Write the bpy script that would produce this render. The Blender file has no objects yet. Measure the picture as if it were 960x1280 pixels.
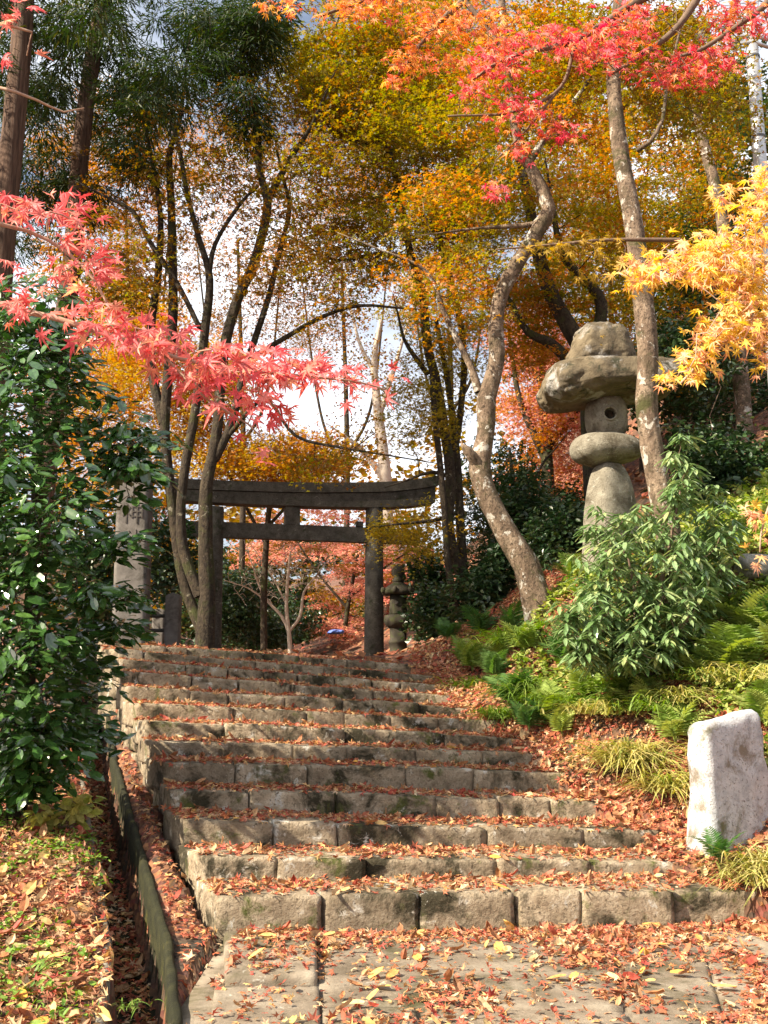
import bpy, math, random
import numpy as np
from mathutils import Vector, Matrix, noise as mnoise
from mathutils.bvhtree import BVHTree
PI = math.pi
rng = np.random.default_rng(7)
S = bpy.context.scene
COL = S.collection

# ------------------------------------------------------------------ camera, sky, sun, exposure
F, CX, CY, TH, EYE = 1250.0, 480.0, 640.0, math.radians(10.0), 1.26
cam_d = bpy.data.cameras.new('camera'); cam = bpy.data.objects.new('camera', cam_d); COL.objects.link(cam)
cam.location = (0, 0, EYE); cam.rotation_euler = (PI/2 + TH, 0, 0)
cam_d.sensor_fit = 'VERTICAL'; cam_d.sensor_height = 36; cam_d.lens = 36*F/1280; cam_d.clip_end = 2000; cam_d.clip_start = 0.05
S.camera = cam
SUN = np.array([-0.70, -0.34, 0.63]); SUN /= np.linalg.norm(SUN)        # towards the sun
w = bpy.data.worlds.new('World'); S.world = w; w.use_nodes = True
nt = w.node_tree; bg = nt.nodes['Background']; sky = nt.nodes.new('ShaderNodeTexSky')
sky.sky_type = 'NISHITA'; sky.sun_disc = False; sky.sun_elevation = math.asin(SUN[2])
sky.sun_rotation = math.atan2(SUN[0], SUN[1]); sky.dust_density = 3.5; sky.air_density = 1.0
tcw = nt.nodes.new('ShaderNodeTexCoord'); cn = nt.nodes.new('ShaderNodeTexNoise'); cn.inputs['Scale'].default_value = 3.2; cn.inputs['Detail'].default_value = 7
mpw = nt.nodes.new('ShaderNodeMapping'); mpw.inputs['Scale'].default_value = (1, 1, 2.2); nt.links.new(tcw.outputs['Generated'], mpw.inputs[0]); nt.links.new(mpw.outputs[0], cn.inputs['Vector'])
cr = nt.nodes.new('ShaderNodeMapRange'); cr.inputs['From Min'].default_value = .3; cr.inputs['From Max'].default_value = .62; nt.links.new(cn.outputs['Fac'], cr.inputs[0])
cm = nt.nodes.new('ShaderNodeMixRGB'); nt.links.new(cr.outputs[0], cm.inputs[0]); nt.links.new(sky.outputs[0], cm.inputs[1]); cm.inputs[2].default_value = (8.5, 8.8, 9.4, 1)
nt.links.new(cm.outputs[0], bg.inputs[0]); bg.inputs[1].default_value = 0.065
sl = bpy.data.lights.new('sun', 'SUN'); so = bpy.data.objects.new('sun', sl); COL.objects.link(so)
sl.energy = 5.0; sl.angle = math.radians(0.6); sl.color = (1.0, 0.87, 0.68)
so.rotation_euler = Vector(SUN).to_track_quat('Z', 'Y').to_euler()
S.view_settings.view_transform = 'Standard'; S.view_settings.look = 'None'
S.view_settings.exposure = 1.5; S.view_settings.gamma = 1.0
S.render.engine = 'CYCLES'
S.cycles.max_bounces = 6; S.cycles.diffuse_bounces = 3; S.cycles.transmission_bounces = 4; S.cycles.glossy_bounces = 2
S.cycles.use_denoising = True

# ------------------------------------------------------------------ helpers: projection
def pix(u, v, Z):
    """point of the place seen at photo pixel (u, v), Z metres ahead"""
    dx = (u-CX)/F; dy = (CY-v)/F
    t = Z/(math.cos(TH) - dy*math.sin(TH))
    return np.array([dx*t, Z, EYE + t*(math.sin(TH) + dy*math.cos(TH))])
def gpix(u, v, z=0.0):
    dx = (u-CX)/F; dy = (CY-v)/F
    t = (z-EYE)/(math.sin(TH) + dy*math.cos(TH))
    return np.array([dx*t, t*(math.cos(TH) - dy*math.sin(TH)), z])
def proj(P):
    P = np.asarray(P, float); d = P - np.array([0, 0, EYE])
    y = d[..., 1]*math.cos(TH) + d[..., 2]*math.sin(TH)
    zz = -d[..., 1]*math.sin(TH) + d[..., 2]*math.cos(TH)
    return CX + F*d[..., 0]/y, CY - F*zz/y, y

# ------------------------------------------------------------------ helpers: objects
def tag(o, label=None, cat=None, group=None, kind=None):
    if label: o['label'] = label
    if cat: o['category'] = cat
    if group: o['group'] = group
    if kind: o['kind'] = kind
    return o
def thing(name, loc, label, cat, group=None):
    o = bpy.data.objects.new(name, None); COL.objects.link(o); o.location = [float(c) for c in loc]
    o.empty_display_size = 0.1
    return tag(o, label, cat, group)
def struct(name, loc=(0, 0, 0)):
    o = bpy.data.objects.new(name, None); COL.objects.link(o); o.location = loc
    return tag(o, kind='structure')
def world_loc(o):
    L = np.array(o.location, float)
    while o.parent is not None:
        o = o.parent; L += np.array(o.location, float)
    return L
def mesh_np(name, V, F, tint=None, smooth=True):
    """F: list of (n,k) int arrays"""
    me = bpy.data.meshes.new(name); V = np.asarray(V, np.float32)
    if not isinstance(F, list): F = [F]
    F = [np.asarray(f, np.int32) for f in F if len(f)]
    nl = sum(f.size for f in F); npo = sum(len(f) for f in F)
    me.vertices.add(len(V)); me.vertices.foreach_set('co', V.ravel())
    me.loops.add(nl); me.polygons.add(npo)
    me.loops.foreach_set('vertex_index', np.concatenate([f.ravel() for f in F]))
    tot = np.concatenate([np.full(len(f), f.shape[1], np.int32) for f in F])
    st = np.concatenate([[0], np.cumsum(tot)[:-1]]).astype(np.int32)
    me.polygons.foreach_set('loop_start', st); me.polygons.foreach_set('loop_total', tot)
    me.polygons.foreach_set('use_smooth', np.full(npo, smooth, bool))
    if tint is not None:
        a = me.attributes.new('tint', 'FLOAT', 'POINT'); a.data.foreach_set('value', np.asarray(tint, np.float32))
    me.update(calc_edges=True)
    return me
GROUND = []
def obj(name, V, F, mat, parent=None, loc=None, tint=None, smooth=True, label=None, kind=None, ground=False):
    """V in world coordinates; origin at parent's place, or loc"""
    base = world_loc(parent) if parent is not None else np.array(loc if loc is not None else (0, 0, 0), float)
    V = np.asarray(V, float)
    off = np.zeros(3)
    if parent is not None and loc is not None: off = np.array(loc, float) - base
    me = mesh_np(name, V - base - off, F, tint, smooth)
    if mat: me.materials.append(mat)
    o = bpy.data.objects.new(name, me); COL.objects.link(o)
    if parent is not None: o.parent = parent; o.location = off
    else: o.location = base
    if label: o['label'] = label
    if kind: o['kind'] = kind
    if ground: GROUND.append((V, F if isinstance(F, list) else [F]))
    return o

# ------------------------------------------------------------------ materials
def new_mat(name):
    m = bpy.data.materials.new(name); m.use_nodes = True; n = m.node_tree
    for x in list(n.nodes): n.nodes.remove(x)
    return m, n, n.nodes.new('ShaderNodeOutputMaterial')
def ramp(n, cols, interp='LINEAR'):
    r = n.nodes.new('ShaderNodeValToRGB'); r.color_ramp.interpolation = interp
    e = r.color_ramp.elements
    while len(e) < len(cols): e.new(0.5)
    for i, (p, c) in enumerate(cols):
        e[i].position = p; e[i].color = (*c, 1) if len(c) == 3 else c
    return r
def even(cols):
    return [(i/max(1, len(cols)-1), c) for i, c in enumerate(cols)]
def noise_node(n, scale, detail=4, rough=0.6, vec=None):
    t = n.nodes.new('ShaderNodeTexNoise'); t.inputs['Scale'].default_value = scale
    t.inputs['Detail'].default_value = detail; t.inputs['Roughness'].default_value = rough
    if vec is not None: n.links.new(vec, t.inputs['Vector'])
    return t
def leaf_mat(name, cols, trans=0.45, rough=0.5, spec=0.3, tsat=1.25):
    m, n, out = new_mat(name); L = n.links
    at = n.nodes.new('ShaderNodeAttribute'); at.attribute_name = 'tint'
    oi = n.nodes.new('ShaderNodeObjectInfo')
    ad = n.nodes.new('ShaderNodeMath'); ad.operation = 'ADD'; L.new(at.outputs['Fac'], ad.inputs[0]); L.new(oi.outputs['Random'], ad.inputs[1])
    fr = n.nodes.new('ShaderNodeMath'); fr.operation = 'FRACT'; L.new(ad.outputs[0], fr.inputs[0])
    r = ramp(n, even(cols)); L.new(fr.outputs[0], r.inputs[0])
    gp = n.nodes.new('ShaderNodeNewGeometry'); nn = noise_node(n, 45, 3, .7, gp.outputs['Position']); mr = n.nodes.new('ShaderNodeMapRange')
    mr.inputs['From Min'].default_value = .35; mr.inputs['From Max'].default_value = .65; mr.inputs['To Min'].default_value = .62; mr.inputs['To Max'].default_value = 1.15; L.new(nn.outputs['Fac'], mr.inputs[0])
    hm_ = n.nodes.new('ShaderNodeHueSaturation'); L.new(mr.outputs[0], hm_.inputs['Value']); L.new(r.outputs[0], hm_.inputs['Color']); r = hm_
    b = n.nodes.new('ShaderNodeBsdfPrincipled'); b.inputs['Roughness'].default_value = rough
    b.inputs['Specular IOR Level'].default_value = spec
    L.new(r.outputs[0], b.inputs['Base Color'])
    h = n.nodes.new('ShaderNodeHueSaturation'); h.inputs['Saturation'].default_value = tsat; h.inputs['Value'].default_value = 1.25
    L.new(r.outputs[0], h.inputs['Color'])
    t = n.nodes.new('ShaderNodeBsdfTranslucent'); L.new(h.outputs[0], t.inputs[0])
    mx = n.nodes.new('ShaderNodeMixShader'); mx.inputs[0].default_value = trans
    L.new(b.outputs[0], mx.inputs[1]); L.new(t.outputs[0], mx.inputs[2]); L.new(mx.outputs[0], out.inputs[0])
    return m
def surf_mat(name, base, layers=(), bump=0.3, bscale=25, rough=0.85, spec=0.25, bdist=0.02, stretch=None, objrand=0.0):
    """base: (cols, scale); layers: (colour, noise scale, lo, hi[, detail]) patches on top"""
    m, n, out = new_mat(name); L = n.links
    tc = n.nodes.new('ShaderNodeNewGeometry'); vec = tc.outputs['Position']
    if stretch:
        mp = n.nodes.new('ShaderNodeMapping'); mp.inputs['Scale'].default_value = stretch; L.new(vec, mp.inputs[0]); svec = mp.outputs[0]
    else: svec = vec
    cols, sc = base
    t = noise_node(n, sc, 6, 0.65, svec); r = ramp(n, [(0.3+0.4*p, c) for p, c in even(cols)]); L.new(t.outputs['Fac'], r.inputs[0])
    cur = r.outputs[0]
    if objrand:
        oi = n.nodes.new('ShaderNodeObjectInfo'); mr = n.nodes.new('ShaderNodeMapRange')
        mr.inputs['To Min'].default_value = 1-objrand; mr.inputs['To Max'].default_value = 1+objrand
        L.new(oi.outputs['Random'], mr.inputs[0])
        hs = n.nodes.new('ShaderNodeHueSaturation'); L.new(mr.outputs[0], hs.inputs['Value']); L.new(cur, hs.inputs['Color']); cur = hs.outputs[0]
    for ly in layers:
        c, s, lo, hi = ly[:4]
        t2 = noise_node(n, s, 6, 0.7, vec); t2.inputs['Distortion'].default_value = 0.4
        mr = n.nodes.new('ShaderNodeMapRange'); mr.inputs['From Min'].default_value = lo; mr.inputs['From Max'].default_value = hi
        L.new(t2.outputs['Fac'], mr.inputs[0])
        mx = n.nodes.new('ShaderNodeMixRGB'); L.new(mr.outputs[0], mx.inputs[0]); L.new(cur, mx.inputs[1]); mx.inputs[2].default_value = (*c, 1); cur = mx.outputs[0]
    b = n.nodes.new('ShaderNodeBsdfPrincipled'); b.inputs['Roughness'].default_value = rough; b.inputs['Specular IOR Level'].default_value = spec
    L.new(cur, b.inputs['Base Color'])
    t3 = noise_node(n, bscale, 8, 0.7, svec); bp = n.nodes.new('ShaderNodeBump'); bp.inputs['Strength'].default_value = bump; bp.inputs['Distance'].default_value = bdist
    L.new(t3.outputs['Fac'], bp.inputs['Height']); L.new(bp.outputs[0], b.inputs['Normal']); L.new(b.outputs[0], out.inputs[0])
    return m
M = {}
M['step'] = surf_mat('step_stone', ([(0.15, .112, .073), (.275, .22, .15), (.4, .335, .245)], 8),
    [((.035, .03, .016), 3.0, .49, .6), ((.5, .48, .42), 8, .6, .66), ((.075, .085, .02), 4.5, .56, .66), ((.09, .07, .045), 40, .54, .66)], bump=1.0, bscale=34, objrand=.24, bdist=.022)
M['slab'] = surf_mat('paving_stone', ([(.1, .08, .055), (.19, .155, .115), (.27, .235, .18)], 4),
    [((.06, .055, .025), 1.8, .5, .64), ((.38, .36, .31), 10, .64, .7)], bump=.9, bscale=30, objrand=.12, bdist=.01)
M['torii'] = surf_mat('grey_granite', ([(.045, .041, .033), (.088, .08, .066), (.13, .12, .1)], 8),
    [((.04, .045, .025), 4, .56, .66), ((.2, .19, .16), 14, .6, .68), ((.03, .028, .02), 60, .54, .64)], bump=.5, bscale=60, bdist=.006)
M['pillar'] = surf_mat('pale_granite', ([(.1, .09, .08), (.18, .165, .15)], 9),
    [((.05, .045, .035), 4, .5, .66)], bump=.4, bscale=60, bdist=.006)
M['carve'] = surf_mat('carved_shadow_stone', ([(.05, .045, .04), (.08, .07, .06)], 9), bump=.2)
M['lantern'] = surf_mat('dark_mossy_stone', ([(.03, .026, .018), (.058, .05, .036)], 14),
    [((.05, .055, .02), 9, .5, .62)], bump=.8, bscale=50, bdist=.008)
M['boulder'] = surf_mat('tan_boulder', ([(.13, .115, .085), (.21, .19, .145), (.3, .28, .22)], 9),
    [((.09, .075, .05), 3.5, .5, .62), ((.36, .35, .3), 14, .6, .66), ((.07, .06, .04), 60, .58, .66)], bump=1.0, bscale=60, bdist=.02)
M['caprock'] = surf_mat('dark_cap_boulder', ([(.06, .05, .035), (.12, .095, .06), (.19, .155, .1)], 4),
    [((.28, .27, .25), 3.5, .54, .64), ((.035, .035, .02), 7, .54, .64)], bump=1.0, bscale=25, bdist=.02)
M['marker'] = surf_mat('white_granite', ([(.33, .345, .365), (.47, .485, .5), (.57, .585, .6)], 14),
    [((.2, .17, .13), 5, .5, .64), ((.16, .15, .14), 60, .56, .64), ((.12, .13, .06), 2.5, .58, .68)], bump=.9, bscale=60, bdist=.012)
M['grock'] = surf_mat('grey_rock', ([(.16, .15, .13), (.26, .25, .22), (.36, .34, .31)], 6),
    [((.07, .08, .03), 5, .56, .66)], bump=.8, bscale=25)
M['litter'] = None
M['moss'] = surf_mat('mossy_concrete', ([(.01, .01, .005), (.02, .021, .008), (.042, .04, .015)], 12),
    [((.16, .15, .02), 3, .58, .66), ((.06, .05, .035), 3, .6, .7)], bump=.8, bscale=60)
M['conc'] = surf_mat('old_concrete', ([(.13, .12, .1), (.22, .2, .16)], 10), [((.06, .06, .02), 5, .54, .64)], bump=.5, bscale=60)
M['bark_pale'] = surf_mat('pale_maple_bark', ([(.09, .058, .038), (.19, .135, .092), (.33, .25, .175)], 11),
    [((.06, .042, .028), 34, .5, .62), ((.08, .06, .035), 4, .5, .62), ((.45, .42, .36), 6.5, .57, .6), ((.06, .058, .02), 2.6, .58, .66)], bump=1.0, bscale=40, stretch=(1, 1, .45), bdist=.03)
M['bark_dark'] = surf_mat('dark_maple_bark', ([(.022, .016, .011), (.05, .037, .024), (.085, .064, .04)], 14),
    [((.02, .014, .01), 30, .5, .6), ((.05, .055, .016), 4, .52, .64), ((.2, .18, .13), 10, .62, .66)], bump=1.0, bscale=35, stretch=(1, 1, .4), bdist=.035)
M['bark_cedar'] = surf_mat('cedar_bark', ([(.035, .02, .013), (.1, .058, .038), (.17, .105, .07)], 34),
    bump=1.0, bscale=30, stretch=(1, 1, .08), bdist=.03)
M['bark_white'] = surf_mat('white_bark', ([(.42, .35, .28), (.62, .55, .46)], 5), [((.2, .15, .09), 4, .55, .65)], bump=.4, bscale=20)
M['twig'] = surf_mat('twig_bark', ([(.1, .065, .045), (.17, .12, .085)], 40), bump=.2)
M['twig_pale'] = surf_mat('pale_twig_bark', ([(.32, .2, .14), (.45, .33, .24)], 40), bump=.2)

# leaves
M['pink'] = leaf_mat('coral_pink_leaves', [(.8, .13, .15), (.86, .2, .2), (.82, .26, .24), (.88, .36, .28), (.84, .17, .18), (.86, .42, .22), (.7, .08, .09), (.85, .2, .2)], .4, tsat=1.05)
M['yelpink'] = leaf_mat('golden_pinkish_leaves', [(.86, .58, .1), (.86, .66, .14), (.86, .48, .28), (.86, .5, .34), (.88, .7, .12), (.86, .58, .26)], .42)
M['redor'] = leaf_mat('red_orange_leaves', [(.78, .12, .17), (.8, .2, .2), (.84, .36, .12), (.74, .08, .13), (.82, .22, .24), (.85, .44, .14)], .42)
M['orange'] = leaf_mat('orange_leaves', [(.45, .14, .025), (.55, .22, .03), (.5, .26, .03), (.4, .11, .025), (.6, .33, .05)], .45)
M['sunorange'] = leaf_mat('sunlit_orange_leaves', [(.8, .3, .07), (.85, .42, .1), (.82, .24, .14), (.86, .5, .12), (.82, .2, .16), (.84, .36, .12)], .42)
M['olive'] = leaf_mat('olive_gold_leaves', [(.24, .22, .025), (.33, .25, .025), (.16, .19, .025), (.42, .3, .03), (.3, .18, .025), (.2, .22, .03)], .5)
M['brownor'] = leaf_mat('brown_orange_leaves', [(.2, .12, .03), (.28, .14, .03), (.15, .12, .025), (.36, .15, .03), (.24, .1, .03), (.22, .17, .03)], .5)
M['yellow'] = leaf_mat('golden_yellow_leaves', [(.45, .27, .025), (.42, .28, .03), (.52, .33, .035), (.34, .24, .03)], .45)
M['yelgreen'] = leaf_mat('yellow_green_leaves', [(.4, .32, .035), (.33, .28, .04), (.5, .36, .035), (.24, .22, .03)], .45)
M['farpink'] = leaf_mat('rose_pink_leaves', [(.74, .26, .2), (.82, .42, .3), (.68, .16, .15), (.8, .44, .22), (.74, .32, .27)], .45, tsat=1.0)
M['cedar'] = leaf_mat('cedar_needles', [(.015, .03, .008), (.025, .05, .012), (.04, .07, .018), (.07, .07, .015)], .3)
M['evergreen'] = leaf_mat('dark_evergreen_leaves', [(.02, .05, .018), (.03, .07, .025), (.045, .09, .03), (.06, .08, .02)], .2, .35, .5)
M['hillgreen'] = leaf_mat('olive_green_leaves', [(.06, .07, .015), (.12, .11, .02), (.05, .08, .02), (.2, .13, .02)], .4)
M['camellia'] = leaf_mat('glossy_camellia_leaves', [(.03, .085, .018), (.05, .12, .026), (.04, .1, .024), (.08, .16, .035), (.035, .09, .02)], .16, .18, 1.0)
M['lance'] = leaf_mat('slender_green_leaves', [(.11, .2, .065), (.18, .29, .11), (.26, .37, .17), (.13, .23, .08), (.3, .4, .18), (.36, .4, .16)], .25, .25, .9)
M['fern'] = leaf_mat('fern_green', [(.15, .25, .05), (.25, .35, .07), (.34, .42, .1), (.42, .46, .14)], .35)
M['fern_dark'] = leaf_mat('dark_fern_green', [(.07, .16, .04), (.1, .2, .05), (.15, .25, .07)], .35)
M['grass'] = leaf_mat('straw_green_blades', [(.35, .36, .08), (.5, .46, .14), (.6, .5, .22), (.2, .3, .05)], .35)
M['grassg'] = leaf_mat('green_blades', [(.1, .2, .03), (.2, .3, .05), (.14, .25, .05), (.32, .35, .08)], .35)
M['palegr'] = leaf_mat('pale_yellow_green_leaves', [(.4, .42, .12), (.5, .46, .15), (.32, .38, .1)], .4)
M['clover'] = leaf_mat('clover_green', [(.1, .22, .03), (.2, .34, .05), (.28, .4, .08)], .35)
M['fallen'] = leaf_mat('fallen_maple_leaves', [(.36, .05, .045), (.52, .15, .07), (.2, .05, .03), (.6, .32, .12), (.4, .07, .05), (.7, .48, .2), (.27, .12, .06), (.48, .1, .07), (.68, .54, .34), (.5, .2, .09), (.3, .07, .04)], .2, .6, .3, 1.1)
M['fallen_brown'] = leaf_mat('fallen_brown_leaves', [(.3, .09, .05), (.45, .21, .09), (.2, .08, .04), (.58, .36, .18), (.36, .06, .04), (.3, .16, .08), (.62, .46, .26)], .15, .6, .3, 1.1)
M['fallen_yel'] = leaf_mat('fallen_yellow_leaves', [(.7, .38, .1), (.75, .5, .18), (.6, .3, .1), (.78, .6, .28), (.75, .42, .06)], .2, .5, .35, 1.1)

def litter_mat():
    m, n, out = new_mat('leaf_litter_ground'); L = n.links
    g = n.nodes.new('ShaderNodeNewGeometry')
    v = n.nodes.new('ShaderNodeTexVoronoi'); v.inputs['Scale'].default_value = 26; L.new(g.outputs['Position'], v.inputs['Vector'])
    sp = n.nodes.new('ShaderNodeSeparateColor'); L.new(v.outputs['Color'], sp.inputs[0])
    r = ramp(n, even([(.07, .03, .018), (.2, .06, .03), (.13, .06, .03), (.28, .12, .05), (.05, .03, .02), (.18, .04, .03)])); L.new(sp.outputs[0], r.inputs[0])
    t = noise_node(n, 1.6, 4, .6, g.outputs['Position'])
    mr = n.nodes.new('ShaderNodeMapRange'); mr.inputs['From Min'].default_value = .45; mr.inputs['From Max'].default_value = .62; L.new(t.outputs['Fac'], mr.inputs[0])
    mx = n.nodes.new('ShaderNodeMixRGB'); L.new(mr.outputs[0], mx.inputs[0]); L.new(r.outputs[0], mx.inputs[1]); mx.inputs[2].default_value = (.045, .032, .018, 1)
    b = n.nodes.new('ShaderNodeBsdfPrincipled'); b.inputs['Roughness'].default_value = .9; L.new(mx.outputs[0], b.inputs['Base Color'])
    bp = n.nodes.new('ShaderNodeBump'); bp.inputs['Strength'].default_value = .8; bp.inputs['Distance'].default_value = .03
    L.new(v.outputs['Distance'], bp.inputs['Height']); L.new(bp.outputs[0], b.inputs['Normal']); L.new(b.outputs[0], out.inputs[0])
    return m
M['litter'] = litter_mat()
def flat_mat(name, c, rough=.5, metal=0, spec=.5):
    m, n, out = new_mat(name); b = n.nodes.new('ShaderNodeBsdfPrincipled')
    t = noise_node(n, 18, 5, .6); g = n.nodes.new('ShaderNodeNewGeometry'); n.links.new(g.outputs['Position'], t.inputs['Vector'])
    r = ramp(n, [(.3, tuple(x*.75 for x in c)), (.7, c)]); n.links.new(t.outputs['Fac'], r.inputs[0]); n.links.new(r.outputs[0], b.inputs['Base Color'])
    b.inputs['Roughness'].default_value = rough; b.inputs['Metallic'].default_value = metal; b.inputs['Specular IOR Level'].default_value = spec
    n.links.new(b.outputs[0], out.inputs[0]); return m
M['steel'] = flat_mat('galvanised_steel', (.5, .5, .5), .4, .6)
M['white'] = flat_mat('white_enamel', (.7, .7, .68), .4)
M['band'] = flat_mat('dark_band', (.06, .06, .06), .5)
M['blue'] = flat_mat('blue_sheeting', (.12, .2, .6), .5)

# ------------------------------------------------------------------ mesh builders (numpy)
def vnoise(P, scale, seed=0, octs=3):
    """cheap smooth 3-d noise in -1..1 for arrays, from summed sines"""
    P = np.asarray(P, float)*scale; r = np.random.default_rng(seed); out = np.zeros(len(P)); a = 1; tot = 0
    for o in range(octs):
        for k in range(4):
            d = r.normal(size=3); d /= np.linalg.norm(d); ph = r.uniform(0, 6.28)
            d2 = r.normal(size=3); d2 /= np.linalg.norm(d2)
            out += a*np.sin(P@d*2.1**o*2 + ph + 1.3*np.sin(P@d2*2.1**o*1.7 + ph*2))/4*1.5
        tot += a; a *= .55
    return out/tot
def grid_box(n):
    """surface grid of the cube -1..1, n=(nx,ny,nz) cells, with shared vertices"""
    nx, ny, nz = n
    def ax(k):
        t = np.linspace(-1, 1, k+1)
        return np.sign(t)*np.abs(t)**.7 if k > 2 else t
    X, Y, Z = ax(nx), ax(ny), ax(nz); idx = {}; V = []; Fc = []
    def vid(i, j, k):
        if (i, j, k) not in idx: idx[(i, j, k)] = len(V); V.append((X[i], Y[j], Z[k]))
        return idx[(i, j, k)]
    for i in range(nx):
        for j in range(ny):
            for k, rev in ((0, True), (nz, False)):
                q = [vid(i, j, k), vid(i+1, j, k), vid(i+1, j+1, k), vid(i, j+1, k)]; Fc.append(q[::-1] if rev else q)
    for i in range(nx):
        for k in range(nz):
            for j, rev in ((0, False), (ny, True)):
                q = [vid(i, j, k), vid(i+1, j, k), vid(i+1, j, k+1), vid(i, j, k+1)]; Fc.append(q[::-1] if rev else q)
    for j in range(ny):
        for k in range(nz):
            for i, rev in ((0, True), (nx, False)):
                q = [vid(i, j, k), vid(i, j+1, k), vid(i, j+1, k+1), vid(i, j, k+1)]; Fc.append(q[::-1] if rev else q)
    return np.array(V), np.array(Fc)
def stone(C, rnd=.02, amp=.006, seed=0, n=(8, 4, 4), nscale=8):
    """rounded, slightly uneven block from 8 corners: bottom 4 then top 4, each (left-front, right-front, right-back, left-back)"""
    C = np.array(C, float); U, Fc = grid_box(n)
    L = np.array([np.linalg.norm(C[1]-C[0]), np.linalg.norm(C[3]-C[0]), np.linalg.norm(C[4]-C[0])])/2
    P = U*L; r = min(rnd, L.min()*.9); q = np.clip(P, -(L-r), L-r); d = P-q; ln = np.linalg.norm(d, axis=1, keepdims=True)
    P = q + np.where(ln > 1e-9, d/np.maximum(ln, 1e-9)*r, 0)
    T = (P/L+1)/2; x, y, z = T[:, 0:1], T[:, 1:2], T[:, 2:3]
    W = ((C[0]*(1-x)+C[1]*x)*(1-y) + (C[3]*(1-x)+C[2]*x)*y)*(1-z) + ((C[4]*(1-x)+C[5]*x)*(1-y) + (C[7]*(1-x)+C[6]*x)*y)*z
    cen = C.mean(0); dr = P/np.linalg.norm(P, axis=1, keepdims=True)
    nz = vnoise(W, nscale, seed); nz2 = vnoise(W, nscale*.9, seed+99)
    W = W + dr*(nz*amp)[:, None]; W[:, 2] += nz2*amp*.5
    return W, Fc
def rock(cen, rad, power=2.6, amp=.05, seed=0, n=14, nscale=2.0, yaw=0, shape=None):
    U, Fc = grid_box((n, n, n))
    d = U/np.linalg.norm(U, axis=1, keepdims=True)
    r = 1/(np.abs(d)**power).sum(1)**(1/power)
    P = d*r[:, None]
    if shape is not None: P = shape(P)
    P = P*np.array(rad)
    P = P*(1 + amp*vnoise(P/np.mean(rad), nscale, seed))[:, None]
    c, s = math.cos(yaw), math.sin(yaw)
    P = P@np.array([[c, s, 0], [-s, c, 0], [0, 0, 1]])
    return P + np.array(cen), Fc
def box8(x0, x1, y0, y1, z0, z1):
    return [(x0, y0, z0), (x1, y0, z0), (x1, y1, z0), (x0, y1, z0), (x0, y0, z1), (x1, y0, z1), (x1, y1, z1), (x0, y1, z1)]
def lathe(cen, prof, n=24, squash=None):
    P = []; 
    for r, z in prof:
        for k in range(n):
            a = 2*PI*k/n
            rr = r*(1 + (squash(a) if squash else 0)); P.append((cen[0]+rr*math.cos(a), cen[1]+rr*math.sin(a), cen[2]+z))
    m = len(prof); Fq = [(i*n+k, i*n+(k+1) % n, (i+1)*n+(k+1) % n, (i+1)*n+k) for i in range(m-1) for k in range(n)]
    a = len(P); P.append((cen[0], cen[1], cen[2]+prof[0][1])); P.append((cen[0], cen[1], cen[2]+prof[-1][1]))
    Ft = [(a, (k+1) % n, k) for k in range(n)] + [(a+1, (m-1)*n+k, (m-1)*n+(k+1) % n) for k in range(n)]
    return np.array(P), [np.array(Fq), np.array(Ft)]
def smooth_path(P, R, step):
    P = np.asarray(P, float); R = np.asarray(R, float)
    if len(P) < 3:
        m = max(2, int(np.linalg.norm(P[1]-P[0])/step)+1); t = np.linspace(0, 1, m)
        return P[0]+(P[1]-P[0])*t[:, None], R[0]+(R[1]-R[0])*t
    E = np.vstack([2*P[0]-P[1], P, 2*P[-1]-P[-2]]); o = []; ro = []
    for i in range(len(P)-1):
        a, b, c, d = E[i:i+4]; m = max(1, int(np.linalg.norm(c-b)/step))
        for k in range(m):
            t = k/m; o.append(.5*((2*b)+(c-a)*t+(2*a-5*b+4*c-d)*t*t+(3*b-a-3*c+d)*t**3)); ro.append(R[i]+(R[i+1]-R[i])*t)
    o.append(P[-1]); ro.append(R[-1])
    return np.array(o), np.array(ro)
def tube(P, R, sides=8, bump=0, seed=0):
    P = np.asarray(P, float); R = np.asarray(R, float); n = len(P)
    T = np.gradient(P, axis=0); T /= np.maximum(np.linalg.norm(T, axis=1, keepdims=True), 1e-9)
    ref = np.array([.31, .95, .05]) if abs(T[:, 2]).mean() > .5 else np.array([.1, .1, .99])
    A = np.cross(T, ref); A /= np.maximum(np.linalg.norm(A, axis=1, keepdims=True), 1e-9); B = np.cross(T, A)
    a = np.linspace(0, 2*PI, sides, endpoint=False)
    V = P[:, None] + R[:, None, None]*(np.cos(a)[None, :, None]*A[:, None] + np.sin(a)[None, :, None]*B[:, None])
    V = V.reshape(-1, 3)
    if bump:
        nn = vnoise(V, 5, seed)*.6 + vnoise(V, 14, seed+1)*.4
        V = V + (V-np.repeat(P, sides, 0))*(nn*bump)[:, None]
    i = np.arange(n-1)[:, None]*sides; k = np.arange(sides)[None]; k2 = (k+1) % sides
    Fq = np.stack([i+k, i+k2, i+sides+k2, i+sides+k], -1).reshape(-1, 4)
    tip = len(V); V = np.vstack([V, P[-1]+T[-1]*R[-1]*.5]); kk = np.arange(sides)
    Ft = np.stack([(n-1)*sides+kk, (n-1)*sides+(kk+1) % sides, np.full(sides, tip)], -1)
    return V, [Fq, Ft]
def join(parts):
    V = []; fs = {}; o = 0
    for v, f in parts:
        for g in (f if isinstance(f, list) else [f]):
            g = np.asarray(g)
            if len(g): fs.setdefault(g.shape[1], []).append(g+o)
        V.append(v); o += len(v)
    return np.vstack(V), [np.vstack(x) for x in fs.values()]
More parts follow.
